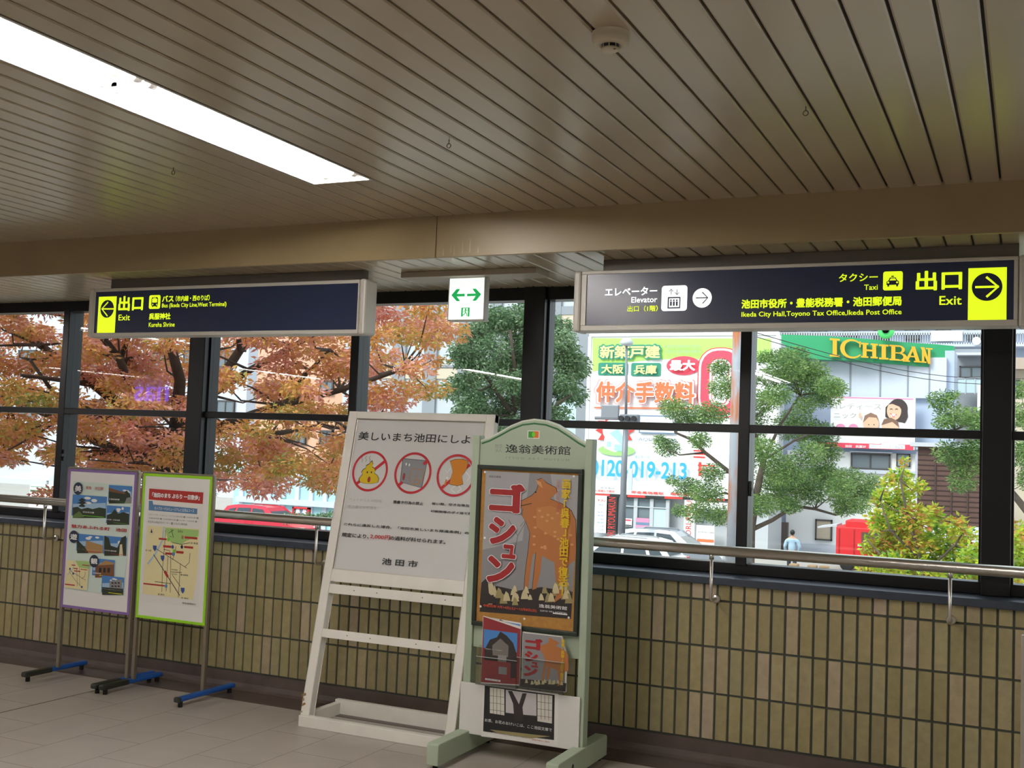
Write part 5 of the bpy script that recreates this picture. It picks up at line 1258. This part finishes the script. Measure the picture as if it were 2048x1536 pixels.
p_white = mat('paint_white', 'e6e8ea', .25); p_silver = mat('paint_silver', 'a9afb8', .25, metal=.4); p_cred = mat('paint_red', 'c81f3c', .25)
car('car', 'white estate car on the road below the telephone number', p_white, on_y(1366, 1110, 31.6).x - 4.6, 31.6, -1)
car('car', 'silver car nose showing right of the white estate car', p_silver, on_y(1456, 1120, 36.2).x, 36.2, 1, 4.6, 1.52)
rc = car('car', 'red car parked beyond the rail left of the white sign stand', p_cred, on_y(622, 1050, 34.4).x, 34.4, 1, 4.6, 1.53)
# red food truck
y_t = 41.2
ft = thing('food_truck', 'bright red food truck behind the yellow green shrub', 'truck', (on_y(1760, 1100, y_t).x, y_t, ZG))
xa, xb, zb, za = flat(1672, 1840, 1052, 1118, y_t); zb = on_y(1680, 1122, y_t).z
q = MB(); q.bbox(xa, xb, y_t, y_t + 1.9, zb, za, .06); bd = q.build('body', o_red, ft)
x2, x3, z2, z3 = flat(1690, 1830, 1040, 1054, y_t); q = MB(); q.bbox(x2, x3, y_t + .1, y_t + 1.7, za - .05, z3, .06); q.build('roof_box', o_red, ft)
q = MB(); xq, xr, zq, zr = flat(1723, 1770, 1064, 1092, y_t); q.box(xq, xr, y_t - .015, y_t + .02, zq, zr); q.build('serving_hatch', o('hatch_dark', '5a4036'), bd)
q = MB(); q.box(xq - .1, xr + .1, y_t - .3, y_t, zq - .06, zq); q.build('counter', a_white, bd)
q = MB(); q.box(xa + .12, xa + .16, y_t - .015, y_t, zb + .1, za - .1); q.box(xq - .3, xq - .26, y_t - .015, y_t, zb + .1, za - .1); q.build('door_seam', o('seam_red', '9a1419'), bd)
q = MB(); q.prism([(xa, y_t + .2, za - .02), (xa - .75, y_t + .2, za - .14), (xa - .78, y_t + .2, za - .08), (xa, y_t + .2, za + .06)], (0, 1.4, 0)); q.build('side_awning', o_lgrey, ft)
for xx in (xa + .45, xb - .5):
    for yy in (y_t + .15, y_t + 1.75):
        q = MB(); q.lathe((xx, yy, ZG + .3), [(0, -.1), (.25, -.1), (.3, -.05), (.3, .05), (.25, .1), (0, .1)], 20, 'y'); q.build('wheel', m_tyre, ft)
# red framed notice box and bollards near the red car
nb_ = thing('notice_box', 'red framed notice box right of the red car', 'notice box', (on_y(605, 1030, 38).x, 38, ZG))
xa, xb, zb, za = flat(587, 619, 1013, 1033, 38); q = MB()
for bx in ((xa, xb, za - .08, za), (xa, xb, zb, zb + .08), (xa, xa + .08, zb, za), (xb - .08, xb, zb, za)): q.box(bx[0], bx[1], 37.9, 38.1, bx[2], bx[3])
q.build('frame', o_red, nb_); q = MB(); q.box(xa, xb, 38, 38.05, zb, za); q.build('panel', a_slate, nb_)
q = MB()
for f in (.16, .56): q.prism([(xa + (xb - xa) * (f + a_), 37.98, zb + (za - zb) * b_) for a_, b_ in ((-.02, .15), (.28, .15), (.22, .8), (.05, .8))], (0, .02, 0))
q.build('sheet', a_white, nb_)
for f in (.1, .9):
    q = MB(); q.box(xa + (xb - xa) * f - .03, xa + (xb - xa) * f + .03, 38.02, 38.08, ZG, zb + .02); q.build('leg', o_red, nb_)
for i, x_ in enumerate((626, 639, 642)):
    P_ = on_y(x_, 1040, 29 + i); q = MB(); q.tube([(P_.x, 29 + i, ZG), (P_.x, 29 + i, ZG + .8), (P_.x, 29 + i, ZG + .84)], [.045, .045, .02], 10); tag(q.build('bollard', a_white), ('white bollard just right of the red car nose', 'white bollard behind the foot of the handrail bracket', 'white bollard nearest the white sign stand')[i], 'bollard', 'white bollards')
for i, (x_, lb) in enumerate(((1588, 'tan wooden stump post at the feet of the person'), (1625, 'tan wooden stump post left of the food truck'), (1648, 'tan wooden stump post touching the food truck wheel'))):
    P_ = on_y(x_, 1140, 36.0); q = MB(); q.bbox(P_.x - .16, P_.x + .16, 35.8, 36.2, ZG, ZG + .62, .04); tag(q.build('wooden_post', o('wood_post', 'b08f68')), lb, 'post', 'wooden stump posts')

# ================================================================== PERSON WALKING AWAY
PX, PY = on_y(1584, 1100, 37.2).x, 37.2
pe = thing('person', 'person in a light blue shirt and dark trousers seen from behind', 'person', (PX, PY, ZG))
def skin(name, verts, edges, radii, m, par, sub=2, root=0):
    me = bpy.data.meshes.new(name); me.from_pydata([Vector(v) for v in verts], edges, []); ob = bpy.data.objects.new(name, me); COL.objects.link(ob); ob.parent = par
    s = ob.modifiers.new('skin', 'SKIN'); s.use_smooth_shade = True
    for i, r in enumerate(radii): me.skin_vertices[0].data[i].radius = r if isinstance(r, tuple) else (r, r); me.skin_vertices[0].data[i].use_root = (i == root)
    d = ob.modifiers.new('subdivision', 'SUBSURF'); d.levels = sub; d.render_levels = sub
    me.materials.append(m); return ob
m_skin = mat('skin', 'c99a7c', .5); m_shirt = mat('shirt_blue', 'a9c6dc', .7); m_trs = mat('trousers_dark', '363a44', .7); m_hr = mat('hair_black', '1c1a1a', .6)
B_ = [(0, 0, .92), (0, 0, 1.12), (0, .01, 1.32), (0, .02, 1.44), (0, .03, 1.52), (0, .04, 1.62), (0, .04, 1.70),          # spine to crown 0-6
      (-.10, 0, .88), (-.12, .06, .48), (-.12, .0, .07), (-.13, .14, .03), (.10, 0, .88), (.13, -.08, .48), (.14, -.18, .09), (.14, -.06, .03),
      (-.18, .01, 1.40), (-.27, -.02, 1.14), (-.25, .12, .93), (-.245, .17, .86), (.18, .01, 1.40), (.29, .0, 1.13), (.22, .10, .94), (.19, .15, .87)]
E_ = [(0, 1), (1, 2), (2, 3), (3, 4), (4, 5), (5, 6), (0, 7), (7, 8), (8, 9), (9, 10), (0, 11), (11, 12), (12, 13), (13, 14), (3, 15), (15, 16), (16, 17), (17, 18), (3, 19), (19, 20), (20, 21), (21, 22)]
R0 = [(.14, .10), (.135, .095), (.15, .10), (.13, .09), .052, (.082, .095), (.07, .08), .085, .058, .042, .035, .085, .058, .042, .035, .06, .042, .034, .03, .06, .042, .034, .03]
skin('body', B_, E_, R0, m_skin, pe)
sh_i = [0, 1, 2, 3, 15, 16, 17, 19, 20, 21]; mp_ = {a: i for i, a in enumerate(sh_i)}
skin('shirt', [B_[i] for i in sh_i], [(mp_[a], mp_[b]) for a, b in E_ if a in mp_ and b in mp_], [tuple((r if isinstance(r, tuple) else (r, r))[j] + .022 for j in (0, 1)) for r in [(R0[i] if i not in (15, 19) else .075) for i in sh_i]], m_shirt, pe)
tr_i = [0, 7, 8, 9, 11, 12, 13]; mp_ = {a: i for i, a in enumerate(tr_i)}
skin('trousers', [(B_[i][0], B_[i][1], B_[i][2] + (.06 if i == 0 else 0)) for i in tr_i], [(mp_[a], mp_[b]) for a, b in E_ if a in mp_ and b in mp_], [tuple((r if isinstance(r, tuple) else (r, r))[j] + .018 for j in (0, 1)) for r in [R0[i] for i in tr_i]], m_trs, pe)
for sgn, i in ((-1, 10), (1, 14)):
    q = MB(); q.bbox(PX + B_[i][0] - .05, PX + B_[i][0] + .05, PY + B_[i][1] - .2, PY + B_[i][1] + .07, ZG, ZG + .08, .025); q.build('shoe', o_black, pe)
q = MB(); bm = bmesh.new(); bmesh.ops.create_uvsphere(bm, u_segments=16, v_segments=10, radius=1)
for v in bm.verts: v.co = Vector((PX + v.co.x * .092, PY + .03 + v.co.y * .105 - .015, ZG + 1.675 + v.co.z * .105)) if v.co.z > -.6 else Vector((PX + v.co.x * .09, PY + .0 + v.co.y * .07 - .04, ZG + 1.675 + v.co.z * .10))
q.from_bm(bm, True); q.build('hair', m_hr, pe)

# ================================================================== TREES
NPR = np.random.default_rng(11)
def leaves(centres, radii, n_each, length, width, droop, flat_=.7):
    """one sheet of separate leaf blades gathered in clumps"""
    C_, Rr = np.array(centres), np.array(radii); tot = int(sum(n_each)); idx = np.repeat(np.arange(len(C_)), n_each)
    d = NPR.normal(size=(tot, 3)); d /= np.linalg.norm(d, axis=1)[:, None]; rad = NPR.random(tot) ** .45
    pos = C_[idx] + d * rad[:, None] * Rr[idx][:, None] * np.array([1, 1, flat_])
    a = NPR.normal(size=(tot, 3)); a[:, 2] = a[:, 2] * .45 - droop; a += d * .5; a /= np.linalg.norm(a, axis=1)[:, None]
    b = NPR.normal(size=(tot, 3)); b -= a * (a * b).sum(1)[:, None]; b /= np.linalg.norm(b, axis=1)[:, None]
    l = length * NPR.uniform(.65, 1.25, tot)[:, None]; w_ = width * NPR.uniform(.7, 1.2, tot)[:, None]
    V = np.stack([pos, pos + a * l * .45 + b * w_ / 2, pos + a * l, pos + a * l * .45 - b * w_ / 2], 1).reshape(-1, 3)
    return V, np.arange(tot * 4).reshape(-1, 4)
def leaf_obj(name, V, Fq, m, parent):
    me = bpy.data.meshes.new(name); o3 = np.array(parent.location); V = V - o3
    me.vertices.add(len(V)); me.vertices.foreach_set('co', V.ravel()); n = len(Fq)
    me.loops.add(n * 4); me.loops.foreach_set('vertex_index', Fq.ravel()); me.polygons.add(n); me.polygons.foreach_set('loop_start', np.arange(0, n * 4, 4)); me.polygons.foreach_set('loop_total', np.full(n, 4)); me.update(calc_edges=True)
    me.materials.append(m); ob = bpy.data.objects.new(name, me); COL.objects.link(ob); ob.parent = parent; return ob
def tree(name, label, depth, clumps, limbs, lm, bark, length, width, per, jit, droop=.4, flat_=.75, cat='tree', group=None, twig=True):
    """clumps: photo (x, y, radius px) set back at depth +- jit; limbs: polylines of photo points with px radii at that depth"""
    k_ = depth / F_PX; base = at_depth(*limbs[0][0][:2], depth); t = thing(name, label, cat, (base.x, base.y, ZG), group); r = random.Random(len(clumps) + int(depth * 10))
    cs, rs, ns = [], [], []
    for x, y, rp in clumps:
        dd = depth + r.uniform(-jit, jit); cs.append(tuple(at_depth(x, y, dd))); rs.append(rp * dd / F_PX); ns.append(max(8, int(per * (rp * dd / F_PX) ** 2)))
    V, Fq = leaves(cs, rs, ns, length, width, droop, flat_); leaf_obj('foliage', V, Fq, lm, t)
    q = MB()
    for i, lb in enumerate(limbs):
        dz = 0; pts = []; rad = []
        off = r.uniform(-jit, jit) * .7 if i else 0
        for j, (x, y, rp) in enumerate(lb): f = j / max(1, len(lb) - 1); P_ = at_depth(x, y, depth + off * f); pts.append(P_); rad.append(rp * k_ * (.72 if i else .85))
        if i == 0: pts = [Vector((pts[0].x, pts[0].y, ZG - .05))] + pts; rad = [rad[0] * 1.15] + rad
        q.tube(pts, rad, 8)
    q.build('trunk', bark, t)
    if twig:
        q = MB(); ends = [at_depth(*lb[j][:2], depth) for lb in limbs for j in range(1, len(lb))]
        for c_0 in cs:
            C0 = Vector(c_0); e = min(ends, key=lambda p: (p - C0).length + max(0, p.z - C0.z)); mid = (e + C0) / 2 + Vector((r.uniform(-.1, .1), r.uniform(-.1, .1), r.uniform(-.15, .05)))
            q.tube([e, mid, C0], [.014 + depth * .0004, .010, .005], 5)
        q.build('twig', bark, t)
    return t
bark = mat('bark_dark', '463a32', .9, var=.25, vscale=6); bark2 = mat('bark_grey', '5e5349', .9, var=.25, vscale=6)
lm_aut = leaf_mat('leaf_autumn', ['8f9a55', 'b8a556', 'd6a656', 'e0a060', 'e2a088', 'eab4ac', 'dc8a70'], 1.1, .6, .3)
lm_green = leaf_mat('leaf_green', ['425c3e', '5a7a52', '74926c', '9ab08a'], .8, .4, .3)
lm_green2 = leaf_mat('leaf_podocarp', ['48663e', '62864c', '84a45e', 'a8bc74'], .9, .4, .3)
lm_mixed = leaf_mat('leaf_turning', ['3f7a32', '84b43a', 'c8cc3c', '9cbc3c', 'd0a452', 'c8744a'], 1.6, .5, .35)
rz = random.Random(3)
def inside(p, poly):
    c0 = False; n = len(poly)
    for i in range(n):
        (x1, y1), (x2, y2) = poly[i], poly[(i + 1) % n]
        if (y1 > p[1]) != (y2 > p[1]) and p[0] < (x2 - x1) * (p[1] - y1) / (y2 - y1) + x1: c0 = not c0
    return c0
crown = [(-260, 380), (420, 300), (760, 400), (860, 580), (900, 680), (885, 760), (830, 840), (720, 900), (690, 985), (560, 985), (430, 1010), (250, 985), (60, 965), (-140, 930), (-300, 700)]
cl = []
while len(cl) < 300:
    p = (rz.uniform(-300, 900), rz.uniform(300, 1010))
    if inside(p, crown) and not (430 < p[0] < 560 and p[1] > 975): cl.append((p[0], p[1], rz.uniform(34, 68)))
for i in range(34): cl.append((rz.uniform(90, 620), rz.uniform(850, 1000), rz.uniform(30, 50)))
limbs = [[(340, 1010, 34), (338, 930, 30), (352, 860, 26)], [(338, 930, 24), (290, 850, 19), (190, 770, 14), (80, 690, 10), (20, 620, 7), (-60, 560, 5)], [(290, 850, 14), (240, 720, 11), (180, 640, 8), (130, 540, 5)], [(352, 860, 20), (360, 760, 15), (330, 650, 11), (300, 540, 7)],
         [(352, 870, 22), (420, 790, 16), (480, 700, 12), (560, 600, 8), (620, 520, 5)], [(420, 790, 13), (500, 740, 10), (590, 690, 8), (680, 640, 6), (760, 590, 4)], [(345, 900, 20), (450, 850, 15), (560, 810, 11), (680, 780, 8), (800, 740, 5)], [(450, 850, 10), (540, 870, 8), (640, 850, 6), (700, 860, 4)],
         [(338, 930, 18), (230, 900, 13), (120, 840, 9), (20, 800, 6), (-80, 770, 4)], [(190, 770, 8), (120, 760, 6), (40, 750, 4)], [(480, 700, 8), (470, 620, 6), (450, 520, 4)], [(240, 720, 8), (270, 640, 6), (290, 560, 4)], [(560, 810, 7), (620, 740, 5), (660, 700, 4)], [(420, 790, 9), (430, 700, 7), (410, 600, 5)], [(290, 850, 10), (200, 830, 8), (110, 790, 6), (60, 720, 4)]]
tree('autumn_tree', 'large orange and red autumn tree filling the left windows', 13.2, cl, limbs, lm_aut, bark, .075, .028, 4600, 2.2, .35, .42)
cl = [(1030 + 105 * math.cos(a) * f + rz.uniform(-8, 8), 742 + 108 * math.sin(a) * f, rz.uniform(26, 40)) for f in (.25, .6, .95, 1.05) for a in [2 * math.pi * i / (4 + 9 * f) + f for i in range(int(4 + 9 * f))]] + [(920, 700, 26), (945, 830, 40), (990, 860, 40), (1110, 830, 36), (1150, 730, 34), (1120, 660, 34), (1000, 640, 36), (1150, 790, 28), (905, 780, 26)]
tree('green_tree', 'round grey green tree between the autumn tree and the property billboard', 25, cl, [[(1010, 1000, 14), (1015, 900, 12), (1025, 830, 10)], [(1025, 830, 8), (985, 770, 6), (950, 720, 4)], [(1025, 830, 8), (1060, 760, 6), (1090, 700, 4)], [(1025, 830, 7), (1030, 740, 5), (1020, 660, 4)], [(1025, 850, 6), (1100, 820, 5), (1140, 790, 3)]], lm_green, bark2, .10, .04, 5500, .9, .5, .8)
cl = [(1575, 735, 40), (1610, 760, 45), (1545, 755, 34), (1560, 715, 26), (1650, 790, 36), (1675, 775, 22), (1380, 835, 38), (1345, 815, 30), (1425, 825, 36), (1450, 775, 36), (1440, 735, 26), (1500, 835, 40), (1590, 850, 46), (1640, 870, 40), (1660, 905, 26), (1400, 880, 24), (1335, 895, 26), (1320, 880, 16), (1375, 975, 30), (1415, 985, 36), (1440, 1030, 30), (1395, 1025, 30), (1360, 1022, 18), (1520, 905, 46), (1575, 940, 46), (1620, 985, 34), (1555, 990, 44), (1680, 975, 34), (1720, 985, 30), (1745, 960, 20), (1640, 940, 36), (1690, 1015, 26), (1530, 800, 34), (1490, 760, 28), (1520, 1010, 34), (1425, 945, 26), (1345, 960, 14), (1500, 870, 30), (1700, 958, 34), (1745, 985, 28), (1660, 958, 36), (1600, 962, 40), (1545, 955, 38), (1590, 715, 34), (1625, 742, 34), (1660, 772, 30), (1530, 715, 22), (1685, 1000, 30), (1720, 1010, 24), (1580, 1010, 26), (1555, 790, 30), (1610, 810, 26), (1620, 905, 34)]
tree('broadleaf_tree', 'pruned green tree with a forked trunk in front of the billboard and white wall', 37, cl, [[(1500, 1120, 11), (1502, 1060, 10), (1512, 990, 9), (1528, 920, 7)], [(1502, 1060, 7), (1545, 1040, 6), (1590, 1012, 5), (1630, 1018, 4), (1672, 1030, 3)], [(1512, 990, 7), (1460, 945, 6), (1410, 905, 5), (1385, 880, 4), (1350, 865, 3)], [(1528, 920, 5), (1560, 850, 4), (1600, 790, 3)], [(1528, 920, 5), (1500, 840, 4), (1470, 790, 3)], [(1500, 1010, 4), (1450, 985, 3), (1410, 1000, 2)], [(1528, 920, 4), (1590, 880, 3), (1640, 860, 2)], [(1410, 905, 3), (1360, 910, 2), (1335, 900, 1.5)]], lm_green2, bark2, .12, .036, 4200, 1.6, .2, .7)
cl = [(1800, 955, 22), (1775, 965, 14), (1768, 1000, 24), (1800, 1000, 30), (1835, 975, 18), (1758, 1040, 24), (1790, 1045, 36), (1835, 1035, 32), (1865, 1030, 22), (1745, 1092, 22), (1775, 1095, 36), (1830, 1090, 42), (1880, 1080, 36), (1925, 1075, 28), (1945, 1110, 28), (1895, 1125, 40), (1840, 1140, 42), (1780, 1140, 36), (1740, 1135, 28), (1940, 1150, 32), (1990, 1120, 30), (2030, 1090, 32), (2050, 1130, 36), (2040, 1060, 22), (2080, 1080, 40), (1880, 1160, 40), (2010, 1160, 36), (1810, 925, 10), (1915, 1050, 20), (1750, 1165, 30)]
tree('turning_shrub', 'yellow green shrub with orange tips in front of the red food truck', 20, cl, [[(1850, 1200, 7), (1840, 1120, 5), (1815, 1030, 3), (1800, 960, 2)], [(1840, 1120, 4), (1780, 1060, 3), (1760, 1000, 2)], [(1845, 1150, 4), (1910, 1090, 3), (1930, 1060, 2)], [(1850, 1190, 4), (1960, 1130, 3), (2040, 1080, 2)], [(1850, 1190, 3), (1770, 1120, 3), (1735, 1080, 2)]], lm_mixed, bark2, .12, .055, 4600, .8, .0, .9, 'shrub')
cl = [(1880, 800, 26), (1905, 830, 34), (1945, 835, 28), (1900, 905, 34), (1930, 930, 34), (1955, 890, 28), (1925, 965, 28), (2030, 830, 34), (2050, 900, 40), (2060, 960, 30), (2040, 780, 24), (1960, 850, 30), (1885, 845, 20), (1990, 870, 40), (2090, 840, 50), (2080, 930, 46), (1975, 930, 34), (1940, 905, 24), (1905, 790, 14)]
tree('green_tree', 'green tree spreading behind the right black window pillar', 33, cl, [[(2085, 1080, 11), (2060, 1030, 9), (2020, 980, 7), (1990, 930, 5)], [(2020, 980, 5), (1960, 900, 4), (1910, 860, 2.5)], [(2060, 1030, 6), (2080, 930, 5), (2060, 850, 3)], [(1990, 930, 4), (1940, 930, 3), (1905, 920, 2)]], lm_green2, bark2, .12, .036, 4200, 1.2, .2, .75)
cl = [(x, 1035 + rz.uniform(-3, 4), 11) for x in range(572, 720, 9)]
tree('hedge', 'low clipped hedge in front of the pale blue building', 44, cl, [[(640, 1045, 2), (640, 1042, 2)]], lm_green, bark2, .14, .06, 2200, .4, .1, .9, 'hedge', None, False)
